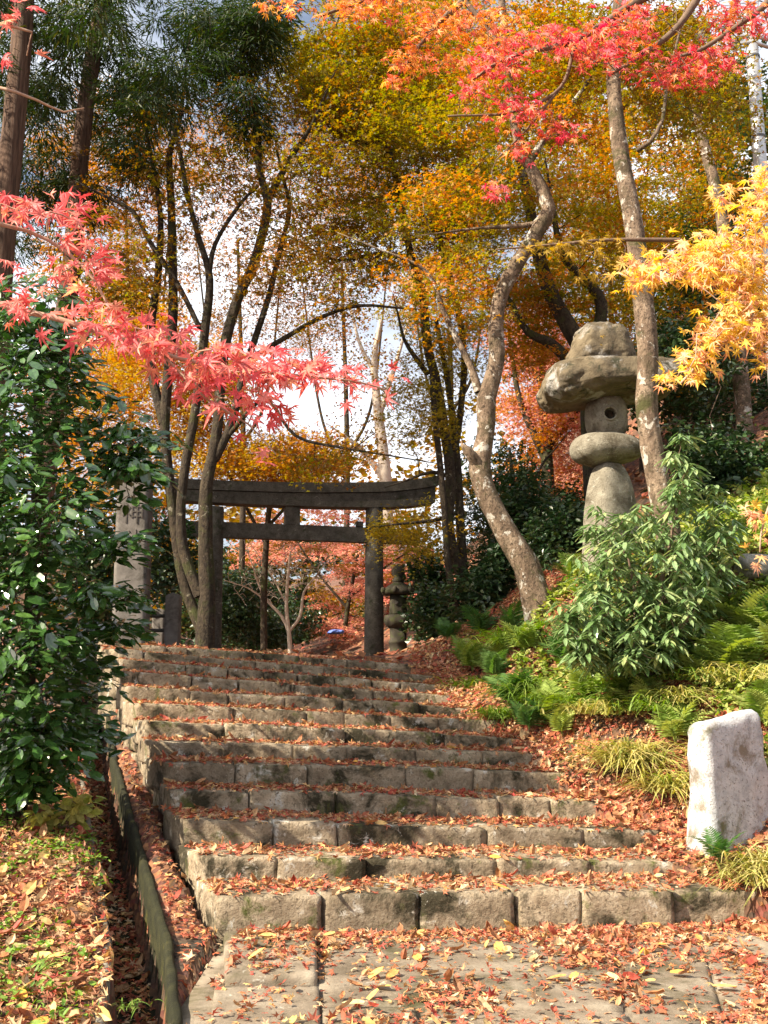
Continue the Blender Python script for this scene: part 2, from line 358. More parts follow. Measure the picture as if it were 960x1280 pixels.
# leaf templates: (verts, tris) tip along +Y, normal +Z, unit length
def maple7():
    lobes = [(-128, .42), (-82, .72), (-40, .93), (0, 1.0), (40, .93), (82, .72), (128, .42)]
    V = [(0, 0, 0)]
    for i, (a, l) in enumerate(lobes):
        ang = lambda d: math.radians(90-(a+d))
        w_ = 17 if l > .6 else 22
        for d, r, z in ((-w_*.62, .34+.12*l, .015), (0, l, -.14*l), (w_*.62, .34+.12*l, .015)):
            V.append((r*math.cos(ang(d)), r*math.sin(ang(d)), z))
        if i < 6: 
            m = (lobes[i+1][0]-a)/2; V.append((.25*math.cos(ang(m)), .25*math.sin(ang(m)), .02))
    n = len(V); T = [(0, i+1, i) for i in range(1, n-1)]
    V = np.array(V)*.62; V[:, 1] += .0
    # petiole
    V = np.vstack([V, [(-.012, 0, 0), (.012, 0, 0), (0, -.38, -.06)]]); T.append((n, n+2, n+1))
    return V, np.array(T)
def maple5():
    V = [(0, 0, 0)]
    for i, (a, l) in enumerate([(-105, .55), (-52, .85), (0, 1), (52, .85), (105, .55)]):
        t = math.radians(90-a); V.append((l*math.cos(t), l*math.sin(t), -.12*l))
        if i < 4: t = math.radians(90-a-26); V.append((.34*math.cos(t), .34*math.sin(t), .04))
    n = len(V); T = [(0, i+1, i) for i in range(1, n-1)]
    return np.array(V)*.62, np.array(T)
def kite():
    return np.array([(0, -.35, 0), (.42, .05, .07), (0, .6, 0), (-.42, .05, .07)]), np.array([(0, 1, 2), (0, 2, 3)])
def tri3():
    return np.array([(0, .6, 0), (-.5, .1, -.05), (-.12, .05, .03), (-.3, -.4, 0), (0, -.1, .04), (.3, -.4, 0), (.12, .05, .03), (.5, .1, -.05)]), np.array([(0, 2, 6), (2, 1, 3), (2, 3, 4), (2, 4, 6), (6, 4, 5), (6, 5, 7)])
def blade(w_=.1, segs=3, droop=.3, fold=.02):
    V = []; T = []
    for i in range(segs+1):
        t = i/segs; ww = w_*(math.sin(PI*min(1, .12+t*.88))**.7 if t < 1 else 0.0)
        V += [(-ww, t, -droop*t*t+fold), (0, t, -droop*t*t), (ww, t, -droop*t*t+fold)]
    for i in range(segs):
        a = i*3; b = a+3
        T += [(a, a+1, b+1), (a, b+1, b), (a+1, a+2, b+2), (a+1, b+2, b+1)]
    return np.array(V), np.array(T)
LEAF = {'maple7': maple7(), 'maple5': maple5(), 'kite': kite(), 'tri': tri3(), 'oval': blade(.26, 3, .12, .05),
        'lance': blade(.15, 3, .25, .04), 'needle': (np.array([(-.07, 0, 0), (.07, 0, 0), (.05, .6, -.08), (0, 1, -.25), (-.05, .6, -.08)]), np.array([(0, 1, 2), (0, 2, 4), (4, 2, 3)]))}
_v, _t = maple7(); LEAF['maple7fold'] = (np.stack([_v[:, 0]*.8, _v[:, 1], _v[:, 2]+.75*np.abs(_v[:, 0])-.35*_v[:, 1]**2], -1), _t)
LEAF['maple7droop'] = (np.stack([_v[:, 0], _v[:, 1]*.9, _v[:, 2]-.9*np.maximum(_v[:, 1], 0)**2-.6*_v[:, 0]**2], -1), _t)
def basis(nrm, tip):
    """rotation columns (x, tip, normal) for arrays"""
    nrm = nrm/np.linalg.norm(nrm, axis=1, keepdims=True)
    y = tip - (tip*nrm).sum(1, keepdims=True)*nrm; y /= np.maximum(np.linalg.norm(y, axis=1, keepdims=True), 1e-9)
    x = np.cross(y, nrm)
    return np.stack([x, y, nrm], -1)
def scatter(tmpl, P, R, s):
    V, T = LEAF[tmpl] if isinstance(tmpl, str) else tmpl
    W = np.einsum('nij,mj->nmi', R, V)*np.asarray(s)[:, None, None] + P[:, None]
    n, m = len(P), len(V)
    return W.reshape(-1, 3), (T[None]+(np.arange(n)*m)[:, None, None]).reshape(-1, T.shape[1]), m
def put_leaves(parent, tmpl, P, R, s, mat, single=0, part='leaf', rest='foliage', seed=0):
    """the `single` leaves that show largest become objects of their own, the rest one mesh of kind stuff"""
    if isinstance(parent, str): parent = bpy.data.objects[parent]
    r = np.random.default_rng(seed); n = len(P); sel = np.zeros(n, bool)
    if single:
        u, v, d = proj(P); inside = (u > -5) & (u < 965) & (v > -5) & (v < 1285)
        score = np.where(inside, s/np.maximum(d, .1), 0)*r.uniform(.85, 1.15, n)
        k = np.argsort(-score)[:single]; k = k[score[k] > 0]; sel[k] = True
        V, T = LEAF[tmpl]; me = mesh_np(part, V, T); me.materials.append(mat); base = world_loc(parent)
        for i in k:
            o = bpy.data.objects.new(part, me); COL.objects.link(o); o.parent = parent
            Mx = np.eye(4); Mx[:3, :3] = R[i]*s[i]; Mx[:3, 3] = P[i]-base
            o.matrix_local = Matrix(Mx.tolist())
    if (~sel).any():
        V, T, m = scatter(tmpl, P[~sel], R[~sel], s[~sel])
        obj(rest, V, T, mat, parent, tint=np.repeat(r.random((~sel).sum()), m), kind='stuff', smooth=False)

# ------------------------------------------------------------------ stairs layout
NS = 13
uL = [270, 253, 230, 213, 206, 190, 180, 172, 160, 152, 150, 148, 128]
vL = [1118, 1070, 1022, 985, 950, 924, 899, 878, 857, 838, 823, 811, 801]
uR = [925, 838, 800, 740, 692, 658, 633, 607, 574, 558, 541, 538, 507]
vR = [1112, 1075, 1038, 1000, 965, 942, 921, 900, 883, 869, 856, 843, 830]
ZL = [5.48, 5.9, 6.3, 6.72, 7.12, 7.5, 7.88, 8.25, 8.62, 9.0, 9.38, 9.75, 10.1]
ZR = [5.83, 6.27, 6.7, 7.14, 7.57, 8.0, 8.4, 8.8, 9.2, 9.6, 10.0, 10.4, 10.8]
PL = np.array([pix(a, b, c) for a, b, c in zip(uL, vL, ZL)]); PR = np.array([pix(a, b, c) for a, b, c in zip(uR, vR, ZR)])
PLx = np.vstack([PL, PL[-1]+(PL[-1]-PL[-2])*1.0]); PRx = np.vstack([PR, PR[-1]+(PR[-1]-PR[-2])*1.0])
def stair_info(X, Y):
    """index of the tread under (X, Y) (-1 in front), its height, and how far across (0..1)"""
    xl = np.interp(Y, PLx[:, 1], PLx[:, 0]); xr = np.interp(Y, PRx[:, 1], PRx[:, 0]); wv = (X-xl)/(xr-xl); wc = np.clip(wv, -.1, 1.15)
    idx = np.full(X.shape, -1); z = np.zeros(X.shape)
    for k in range(NS):
        yk = PL[k, 1]+(PR[k, 1]-PL[k, 1])*wc; m = Y > yk; idx[m] = k
        z[m] = (PL[k, 2]+(PR[k, 2]-PL[k, 2])*wc)[m]
    return idx, z, wv
# gutter centre line and top height
GY = [2.0, 4.07, 5.14, 5.94, 6.7, 8.4, 10.5]
GX = [-.75, -.93, -1.19, -1.46, -1.74, -2.34, -3.0]
GZ = [-.02, 0.0, .05, .16, .34, .68, 1.1]
gx = lambda y: np.interp(y, GY, GX); gz = lambda y: np.interp(y, GY, GZ)

# ------------------------------------------------------------------ terrain
ctrl = []
def cp(u, v, Z, dz=0): p = pix(u, v, Z); ctrl.append((p[0], p[1], p[2]+dz))
for u, v, Z in [(620, 862, 9.9), (690, 852, 9.0), (700, 925, 8.2), (760, 995, 7.4), (850, 1048, 6.65), (945, 1062, 6.3), (1100, 1060, 6.2), (960, 1120, 5.8),
                (650, 905, 8.7), (760, 885, 8.0), (850, 885, 7.5), (950, 885, 7.1), (1100, 880, 6.9), (850, 825, 7.9), (950, 800, 7.9), (672, 766, 9.5), (760, 700, 9.6),
                (838, 700, 8.7), (940, 700, 8.4), (1100, 690, 8.3), (700, 705, 11.5), (600, 768, 11.5), (560, 808, 12.0), (700, 650, 14), (850, 570, 14), (1000, 480, 14),
                (700, 590, 20), (850, 470, 20), (1000, 380, 20), (620, 720, 18), (560, 790, 18), (850, 350, 32), (1100, 250, 32), (650, 620, 32)]:
    cp(u, v, Z)
for k in range(NS): ctrl.append((PR[k, 0]+.12, PR[k, 1]+.12, PR[k, 2]+.03))
for x, y, z in [(0, 2, 0), (0, 4, 0), (0, 5, 0), (2.4, 4.4, .03), (1.5, 3.5, 0), (3, 3, .2), (1, -5, 0), (-5, -5, 0), (6, -5, .5), (5, 3, 1.2), (6, 7, 3.6), (-1, 11.2, 1.66), (0, 13, 1.66), (-3, 12, 1.78), (1, 15, 1.68), (-1.5, 15, 1.72), (-5, 14, 1.9),
                (0, 22, 1.68), (-6, 22, 2.2), (-1, 35, 1.62), (-12, 35, 3), (-20, 20, 3), (-1.3, 4.4, .02), (-2.5, 4.4, .05), (-1.6, 5.4, .12), (-3, 5.5, .2), (-2.3, 6.9, .42), (-4, 7, .6),
                (-2.9, 8.5, .75), (-5, 9, 1.1), (-3.6, 10.4, 1.3), (-4, 11.5, 1.75), (-10, 5, 1), (-10, -3, .2), (-1.4, 6.55, .35), (-1.0, 5.5, .05), (-1.95, 8.3, .68), (-.7, 4.4, 0),
                (0, 60, 3), (-25, 60, 9), (40, 60, 22), (15, 60, 10), (0, 120, 9), (-60, 60, 14), (-60, 0, 6), (60, 0, 25), (60, 60, 30), (-60, 160, 25), (60, 160, 40), (0, 200, 16), (0, -30, -1), (60, -30, 10), (-60, -30, 0)]:
    ctrl.append((x, y, z))
CT = np.array(ctrl)
def _k(r): return r
A_ = np.zeros((len(CT)+3, len(CT)+3)); D_ = np.linalg.norm(CT[:, None, :2]-CT[None, :, :2], axis=2)
A_[:len(CT), :len(CT)] = D_ - np.eye(len(CT))*-.02; A_[:len(CT), -3] = 1; A_[:len(CT), -2:] = CT[:, :2]; A_[-3, :len(CT)] = 1; A_[-2:, :len(CT)] = CT[:, :2].T
W_ = np.linalg.solve(A_, np.concatenate([CT[:, 2], [0, 0, 0]]))
def terr_raw(X, Y):
    X = np.atleast_1d(np.asarray(X, float)); Y = np.atleast_1d(np.asarray(Y, float)); out = np.zeros(X.shape)
    xf, yf = X.ravel(), Y.ravel(); o = np.zeros(len(xf))
    for i in range(0, len(xf), 20000):
        d = np.sqrt((xf[i:i+20000, None]-CT[None, :, 0])**2 + (yf[i:i+20000, None]-CT[None, :, 1])**2)
        o[i:i+20000] = d@W_[:len(CT)] + W_[-3] + xf[i:i+20000]*W_[-2] + yf[i:i+20000]*W_[-1]
    return o.reshape(X.shape)
def terr(x, y): return float(terr_raw([x], [y])[0])
def axis_pts(a, b, fine0, fine1, fs, cs):
    l = list(np.arange(fine0, fine1, fs)); s = fs; x = fine0
    while x > a: s = min(cs, s*1.25); x -= s; l.append(x)
    x = fine1; s = fs
    while x < b: l.append(x); s = min(cs, s*1.25); x += s
    return np.array(sorted(l))
ax_ = axis_pts(-260, 260, -3.4, 3.4, .045, 8); ay_ = axis_pts(-60, 420, 3.6, 11.5, .045, 8)
GXm, GYm = np.meshgrid(ax_, ay_); Zt = terr_raw(GXm, GYm)
Zt = Zt + .02*vnoise(np.stack([GXm.ravel(), GYm.ravel(), 0*GXm.ravel()], -1), 2.5, 5).reshape(GXm.shape)*(GYm > 3)
idx, sz, wv = stair_info(GXm, GYm)
ins = (wv > -.02) & (wv < 1.0) & (GYm < 11.6)
land = (GXm > -.85) & (GXm < 2.1) & (idx < 0) & (GYm < 6.3)
prev = np.where(idx > 0, sz-.35, -.12)
Zt = np.where(ins & (idx >= 0), np.minimum(Zt, prev), Zt)
Zt = np.where(land & (idx < 0) & (GYm > 1), np.minimum(Zt, -.09), Zt)
gm = (np.abs(GXm-gx(GYm)) < .13) & (GYm < 10.4)
Zt = np.where(gm, gz(GYm)-.40, Zt)
near_g = (np.abs(GXm-gx(GYm)) < .2) & ~gm & (GYm < 10.4)
Zt = np.where(near_g, np.minimum(Zt, gz(GYm)-.01), Zt)
nv, nu = GXm.shape; ii = (np.arange(nv-1)[:, None]*nu + np.arange(nu-1)[None]).ravel()
TV = np.stack([GXm.ravel(), GYm.ravel(), Zt.ravel()], -1); TF = np.stack([ii, ii+1, ii+nu+1, ii+nu], -1)
tag(obj('ground', TV, TF, M['litter'], ground=True), kind='structure')

# ------------------------------------------------------------------ stone stairs
joints = {0: [270, 405, 525, 646, 728, 842, 925], 1: [253, 348, 458, 623, 738, 838], 2: [230, 342, 423, 610, 730, 800], 3: [213, 312, 420, 547, 625, 690, 740],
          4: [206, 295, 386, 508, 593, 692], 5: [190, 287, 367, 434, 520, 604, 658], 6: [180, 282, 433, 555, 633], 7: [172, 293, 385, 432, 488, 549, 607],
          8: [160, 238, 287, 356, 428, 466, 525, 574], 9: [152, 240, 298, 365, 414, 467, 510, 558], 10: [150, 232, 285, 330, 372, 418, 465, 500, 541], 11: [148, 180, 250, 320, 366, 405, 460, 500, 538], 12: [128, 210, 235, 286, 330, 375, 405, 435, 470, 507]}
stairs = struct('stone_stairs')
sr = random.Random(3)
for k in range(NS):
    J = joints[k]; a0, a1 = J[0], J[-1]
    nxtL = PLx[k+1]; nxtR = PRx[k+1]
    for i in range(len(J)-1):
        # the fraction along the riser that projects to the joint's pixel column
        def fr(u):
            t = (u-CX)/F
            # solve x(s)=t*depth(s) with depth along camera axis
            d0 = PL[k, 1]*math.cos(TH)+(PL[k, 2]-EYE)*math.sin(TH); d1 = PR[k, 1]*math.cos(TH)+(PR[k, 2]-EYE)*math.sin(TH)
            return (t*d0-PL[k, 0])/((PR[k, 0]-PL[k, 0])-t*(d1-d0))
        f0, f1 = fr(J[i])+.0008, fr(J[i+1])-.0008
        if i == len(J)-2: f1 += .05
        A = PL[k]+(PR[k]-PL[k])*f0; B = PL[k]+(PR[k]-PL[k])*f1
        dep = .16+.12*sr.random() if k < NS-1 else .4
        Cb = nxtL+(nxtR-nxtL)*f1; Db = nxtL+(nxtR-nxtL)*f0
        bk = lambda P_, Q_: P_ + (Q_-P_)*np.array([1, 1, 0])*(1.18 if k < NS-1 else .8)
        B2 = bk(B, Cb); A2 = bk(A, Db)
        if i == 0: A2 = A2+np.array([-.03, 0, 0])
        j = lambda m=.008: np.array([sr.uniform(-m, m), sr.uniform(-m*1.6, m), sr.uniform(-m, m*.6)])
        hgt = (A[2]-(PL[k-1, 2]+(PR[k-1, 2]-PL[k-1, 2])*f0) if k else .2)
        lo = np.array([0, 0, -(hgt+.07)])
        jo = np.array([0, sr.uniform(-.022, .014), 0]); tj = np.array([0, 0, sr.uniform(-.01, .006)])
        top = [A+j()+jo+tj, B+j()+jo+tj, B2+tj, A2+tj]
        bot = [A+jo+lo+j(.004), B+jo+lo+j(.004), B2+lo, A2+lo]
        V, Fc = stone(bot+top, rnd=sr.uniform(.009, .02), amp=.01, seed=k*20+i, n=(12, 6, 6), nscale=9)
        obj('stone_block', V, Fc, M['step'], stairs, ground=True)
# fill and side wall under the left edge
bodyV, bodyF = [], []
for k in range(1, NS):
    A = PL[k]; Bn = PLx[k+1]
    zb = float(gz(A[1]))-.15; zt = PL[k-1, 2]-.03
    if zt-zb < .08: zt = zb+.1
    rows = max(1, int((zt-zb)/.24))
    for q in range(rows):
        z0 = zb+(zt-zb)*q/rows; z1 = zb+(zt-zb)*(q+1)/rows-.006
        x0 = A[0]+.01+sr.uniform(-.015, .01); sl_ = (Bn[0]-A[0])
        C8 = [(x0, A[1]+.012, z0), (x0+.4, A[1]+.06, z0), (x0+sl_+.4, Bn[1]+.03, z0), (x0+sl_, Bn[1]-.004, z0)]
        C8 = C8+[(a, b, z1) for a, b, _ in C8]
        V, Fc = stone(C8, rnd=.03, amp=.012, seed=500+k*5+q, n=(6, 6, 5), nscale=9)
        obj('side_wall_stone', V, Fc, M['step'], stairs, ground=True)

# retaining edge left of the topmost step
V, Fc = stone([tuple(pix(40, 830, 10.3)), tuple(pix(135, 830, 10.2)), tuple(pix(150, 820, 10.9)), tuple(pix(50, 820, 11.0)), tuple(pix(40, 801, 10.3)), tuple(pix(135, 801, 10.2)), tuple(pix(150, 797, 10.9)), tuple(pix(50, 797, 11.0))], .03, .01, 9)
obj('edge_stone', V, Fc, M['step'], stairs)

# ------------------------------------------------------------------ landing paving
landing = struct('paving')
lv = box8(-.83, 2.6, 1.0, 6.1, -.14, -.016)
V, Fc = stone(lv, .01, .004, 3, (30, 40, 2), 3); obj('paving_bed', V, Fc, M['slab'], landing, ground=True)
def gq(c, z): return [gpix(u, v, 0)*np.array([1, 1, 0])+np.array([0, 0, z]) for u, v in c]
slabs = [([(281, 1231), (397, 1229), (395, 1170), (279, 1172)], .035), ([(262, 1290), (401, 1290), (399, 1235), (268, 1235)], .012),
         ([(403, 1290), (523, 1290), (520, 1259), (402, 1259)], .004), ([(530, 1292), (795, 1292), (780, 1266), (532, 1263)], .008), ([(802, 1292), (1010, 1292), (985, 1268), (790, 1268)], .004),
         ([(399, 1256), (780, 1261), (765, 1166), (397, 1166)], -.004), ([(784, 1261), (902, 1263), (873, 1166), (768, 1166)], -.006), ([(905, 1262), (1020, 1264), (975, 1160), (876, 1166)], -.003)]
for i, (c, zt) in enumerate(slabs):
    V, Fc = stone(gq(c, -.1)+gq(c, zt), .008 if zt < .02 else .02, .004, 700+i, (14, 12, 4), 5); obj('paving_slab', V, Fc, M['slab'], landing, ground=True)
k = 0
for y0 in (1.6, 2.5, 3.25):
    for x0 in (-.8, .25, 1.2):
        V, Fc = stone(box8(x0, x0+.93, y0, y0+.72, -.1, .004), .02, .005, 800+k, (8, 8, 3), 7); obj('paving_slab', V, Fc, M['slab'], landing, ground=True); k += 1

# ------------------------------------------------------------------ gutter
gut = struct('gutter')
def strip(name, off0, off1, top0, bot, mat, seed):
    ys = np.linspace(2.2, 10.4, 70); X = gx(ys); Zg = gz(ys); prof = [(off0, bot), (off0, top0-.012), (off0+.012, top0), (off1-.012, top0), (off1, top0-.012), (off1, bot)]
    V = np.array([[X[i]+a, ys[i], Zg[i]+b] for i in range(len(ys)) for a, b in prof]); n = len(prof)
    V = V+(vnoise(V, 7, seed)*.008)[:, None]
    Fq = np.array([(i*n+j, i*n+j+1, (i+1)*n+j+1, (i+1)*n+j) for i in range(len(ys)-1) for j in range(n-1)])
    obj(name, V, Fq, mat, gut, ground=True)
strip('gutter_wall', .12, .165, .012, -.5, M['moss'], 1)
strip('gutter_curb', -.175, -.13, -.005, -.5, M['conc'], 2)
ys = np.linspace(2.2, 10.4, 60); V = np.array([[gx(y)+a, y, gz(y)-.36] for y in ys for a in (-.13, .13)]); i2 = np.arange(59)*2
obj('gutter_floor', V, np.stack([i2, i2+1, i2+3, i2+2], -1), M['moss'], gut, ground=True)

# ------------------------------------------------------------------ torii gate
ZTL, ZTR = 14.5, 15.1
def tz(u): return ZTL+(ZTR-ZTL)*(u-263)/(467-263)
tor = thing('torii_gate', pix(365, 826, 14.8), 'grey stone torii gate at the top of the steps', 'torii gate')
for u in (263, 467.5):
    Z = tz(u); b = pix(u, 828, Z); t = pix(u, 634, Z); h = t[2]-b[2]+.35
    V, Fc = lathe((b[0], b[1], b[2]-.35), [(.155, 0), (.15, .4), (.142, h*.5), (.132, h-.02), (.125, h)], 28); obj('post', V, Fc, M['torii'], tor)
tdir = pix(467.5, 640, ZTR)-pix(263, 640, ZTL); tdir[2] = 0; tdir /= np.linalg.norm(tdir); tn = np.array([-tdir[1], tdir[0], 0])
def beam(name, us, tops, bots, half, endslant=0, n=1):
    V = []
    for u, a, b in zip(us, tops, bots):
        c1 = pix(u, a, tz(u)); c0 = pix(u, b, tz(u))
        c0 = np.array([c0[0], c0[1], c0[2]])
        for s_, c in ((-1, c0), (1, c0), (1.06, c1), (-1.06, c1)): V.append(c+tn*half*s_)
    V = np.array(V); m = len(us); Fq = [(i*4+j, i*4+(j+1) % 4, (i+1)*4+(j+1) % 4, (i+1)*4+j) for i in range(m-1) for j in range(4)]
    Fq += [(0, 3, 2, 1), ((m-1)*4, (m-1)*4+1, (m-1)*4+2, (m-1)*4+3)]
    V[:4] += tdir*0; V += (vnoise(V, 3, 4)*.004)[:, None]
    return obj(name, V, np.array(Fq), M['torii'], tor, smooth=False)
us = [212, 220, 232, 271, 330, 395, 459, 490, 514, 532, 545]
beam('lintel', us, [600, 600.6, 601.2, 603, 605, 606, 605.5, 604.5, 602, 599.5, 596.5], [612, 612.6, 613.2, 615, 617, 618, 617.5, 616.5, 614, 611.5, 609], .17)
us2 = [215, 222, 234, 271, 330, 395, 459, 490, 514, 530, 541]
beam('upper_beam', us2, [613, 613.5, 614, 615.7, 617.8, 618.8, 618.3, 617.3, 614.8, 612.6, 610.5], [627, 627.5, 628, 630, 633, 635, 636, 635.5, 634, 632, 630], .135)
beam('tie_beam', [222, 300, 400, 524], [651.6, 654.2, 658, 663], [670.7, 673, 676.5, 681], .075)
beam('strut', [356, 374], [633.5, 634.2], [656.5, 657], .09)
for u, a in ((256, 645), (271, 646), (449, 652), (483, 654)):
    beam('wedge', [u-4, u+4], [a, a+1], [a+6.5, a+7.5], .05)

# ------------------------------------------------------------------ small stone lantern
c = pix(498, 829, 14.6); sc = 14.6/F
lan = thing('stone_lantern', c, 'small dark carved stone lantern standing right beside the torii post', 'stone lantern')
def lz(v): return (829-v)*sc*1.02
hexsq = lambda a: .05*math.cos(6*a)
for nm, prof in (('shaft', [(.17, -.2), (.165, lz(822)), (.13, lz(819)), (.125, lz(806)), (.14, lz(805)), (.14, lz(802)), (.12, lz(801)), (.125, lz(787))]),
                 ('platform', [(.12, lz(787.5)), (.19, lz(782)), (.2, lz(777)), (.185, lz(771)), (.12, lz(770))]),
                 ('roof', [(.12, lz(745.5)), (.22, lz(746)), (.235, lz(742)), (.19, lz(738)), (.11, lz(733)), (.07, lz(731))]),
                 ('finial', [(.06, lz(732)), (.095, lz(729)), (.07, lz(726)), (.06, lz(724)), (.1, lz(720)), (.1, lz(716)), (.06, lz(711.5)), (.01, lz(709))])):
    V, Fc = lathe(c, prof, 24, hexsq if nm in ('platform', 'roof') else None); V = V+(vnoise(V, 10, 3)*.008)[:, None]; obj(nm, V, Fc, M['lantern'], lan)
fbz0, fbz1 = lz(770.5), lz(745)
V, Fc = lathe(c, [(.12, fbz0), (.125, fbz0+.02), (.115, fbz1)], 24, hexsq); fb = obj('fire_box', V, Fc, M['lantern'], lan)
V, Fc = lathe((c[0]-.02, c[1]-.12, c[2]+fbz0+.13), [(.03, -.002), (.03, .002)], 12); V2 = V-np.array([c[0]-.02, c[1]-.12, c[2]+fbz0+.13]); V = np.stack([V2[:, 0], V2[:, 2]*8, V2[:, 1]], -1)+np.array([c[0]-.02, c[1]-.118, c[2]+fbz0+.16]); obj('window', V, Fc, M['carve'], lan)
for k in range(6):
    a = k*PI/3+.3; V, Fc = rock((c[0]+.23*math.cos(a), c[1]+.23*math.sin(a), c[2]+lz(741)), (.035, .035, .05), 2, .1, k, 4); obj('roof_scroll', V, Fc, M['lantern'], lan)

# ------------------------------------------------------------------ big natural-stone lantern
ZB = 9.5
bl = thing('boulder_lantern', pix(762, 700, ZB), 'tall lantern of balanced natural boulders with wide mushroom-like cap, behind the green shrub', 'stone lantern')
def pxr(p, Z=ZB): return p*Z/F
sh = lambda P: np.stack([P[:, 0]*(1-.22*P[:, 2])+.05*P[:, 2], P[:, 1]*(1-.15*P[:, 2]), P[:, 2]], -1)
V, Fc = rock(pix(763, 652, ZB), (pxr(31), pxr(26), pxr(75)), 3.6, .04, 11, 16, 1.6, .5, sh); obj('pedestal', V, Fc, M['boulder'], bl)
sh2 = lambda P: np.stack([P[:, 0], P[:, 1], P[:, 2]*(1-.12*P[:, 0])+.0*P[:, 0]], -1)
V, Fc = rock(pix(758, 562, ZB), (pxr(47), pxr(38), pxr(20.5)), 2.3, .05, 21, 18, 1.5, 0, sh2); obj('middle_slab', V, Fc, M['boulder'], bl)
fb = rock(pix(758, 522, ZB), (pxr(25), pxr(24), pxr(30)), 2.9, .03, 5, 16, 1.4, .35)
fo = obj('fire_box', fb[0], fb[1], M['boulder'], bl)
cut = bpy.data.meshes.new('c')
def cutter(cen, r, length, direction):
    d = np.array(direction, float); d /= np.linalg.norm(d); V, Fc = tube([cen-d*length/2, cen, cen+d*length/2], [r, r, r], 20)
    n0 = len(V); V = np.vstack([V, cen-d*length/2]); kk = np.arange(20); Fc = [Fc[0], np.vstack([Fc[1], np.stack([(kk+1) % 20, kk, np.full(20, n0)], -1)])]
    return V, Fc
h1 = cutter(pix(763, 516, ZB-.2)+np.array([0, 0, 0]), pxr(7.2), .34, (.12, 1, .05)); h2 = cutter(pix(737, 522, ZB-.08), pxr(8), .16, (1, .25, 0))
def boolean(o, cutters):
    base = world_loc(o.parent)
    for cv, cf in cutters:
        me = mesh_np('cut', cv-base, cf); co = bpy.data.objects.new('cut', me); COL.objects.link(co); co.location = base
        md = o.modifiers.new('b', 'BOOLEAN'); md.operation = 'DIFFERENCE'; md.object = co; md.solver = 'EXACT'
        bpy.context.view_layer.update(); dg = bpy.context.evaluated_depsgraph_get()
        nm = bpy.data.meshes.new_from_object(o.evaluated_get(dg)); o.modifiers.clear(); o.data = nm
        bpy.data.objects.remove(co)
boolean(fo, [h1])
rc = pix(763, 516, ZB-.2); th = np.linspace(0, 2*PI, 25)[:-1]; RV = []
for a in th:
    for b in np.linspace(0, 2*PI, 7)[:-1]:
        q = pxr(8.6)+pxr(1.6)*math.cos(b); RV.append(rc+np.array([q*math.cos(a), pxr(1.6)*math.sin(b)+.012, q*math.sin(a)]))
ri = np.array([((i*6+j), (i*6+(j+1) % 6), (((i+1) % 24)*6+(j+1) % 6), (((i+1) % 24)*6+j)) for i in range(24) for j in range(6)])
obj('hole_rim', np.array(RV), ri, M['boulder'], bl)
# carved ring round the hole
def cap_shape(P):
    x, y, z = P[:, 0], P[:, 1], P[:, 2]
    low = z < 0
    sc_ = np.where(low, 1-.2*np.clip(-z,0,2)**2, 1-.1*z)
    zz = np.where(low, z*(.88-.5*np.clip(x, -1, .4)), np.minimum(z, .76)+.03*z)
    return np.stack([x*sc_-.12*np.where(low, -z, 0), y*sc_, zz], -1)
V, Fc = rock(pix(765, 480, ZB), (pxr(88), pxr(62), pxr(25)), 5.0, .06, 31, 44, 2.2, 0, cap_shape); V += (np.abs(vnoise(V, 6, 77))*-.05+vnoise(V, 22, 78)*.01)[:, None]*np.array([.6, 1, .45]); obj('cap_stone', V, Fc, M['caprock'], bl)
sh3 = lambda P: np.stack([P[:, 0]*(1-.2*P[:, 2]), P[:, 1]*(1-.2*P[:, 2]), np.minimum(P[:, 2], .9)], -1)
V, Fc = rock(pix(752, 434, ZB), (pxr(37), pxr(30), pxr(31)), 4.5, .07, 41, 26, 2.6, .25, sh3); V += (np.abs(vnoise(V, 8, 79))*-.04+vnoise(V, 25, 80)*.008)[:, None]; obj('top_stone', V, Fc, M['caprock'], bl)

for (u, v, sz_, rz_, lab) in ((746, 429, .11, .4, 'larger yellow maple leaf lying against the top stone of the boulder lantern'), (751, 419, .08, 1.2, 'smaller yellow maple leaf just above another on the top stone of the boulder lantern')):
    p = pix(u, v, ZB-.26); R_ = basis(np.array([[-.2, -1, .35]]), np.array([[math.sin(rz_), 0, -math.cos(rz_)]]))
    V_, T_ = LEAF['maple7']; me_ = mesh_np('maple_leaf', V_, T_); me_.materials.append(M['yellow']); o = bpy.data.objects.new('maple_leaf', me_); COL.objects.link(o)
    Mx = np.eye(4); Mx[:3, :3] = R_[0]*sz_; Mx[:3, 3] = p; o.matrix_world = Matrix(Mx.tolist()); tag(o, lab, 'leaf')
# ------------------------------------------------------------------ white marker stone
ZM = 6.45
mb = pix(905, 1050, ZM)
mk = thing('marker_stone', mb, 'short pale granite marker stone with rounded top on the leafy bank', 'stone marker')
ya = math.radians(31); ca, sa = math.cos(ya), math.sin(ya)
def mrot(x, y, z): return (mb[0]+x*ca-y*sa, mb[1]+x*sa+y*ca, mb[2]+z)
hm = .775
C8 = [mrot(-.26, -.12, -.15), mrot(.42, -.12, -.15), mrot(.4, .14, -.15), mrot(-.22, .14, -.15), mrot(-.23, -.1, hm-.02), mrot(.33, -.08, hm+.02), mrot(.32, .1, hm), mrot(-.17, .11, hm-.03)]
V, Fc = stone(C8, .075, .02, 60, (26, 16, 34), 7); V += (vnoise(V, 22, 61)*.006)[:, None]
V[:, 2] -= np.clip(V[:, 2]-mb[2]-.55, 0, 1)*np.clip(.35-(V[:, 0]-mb[0]+.15), 0, 1)*.5; obj('stone_body', V, Fc, M['marker'], mk)

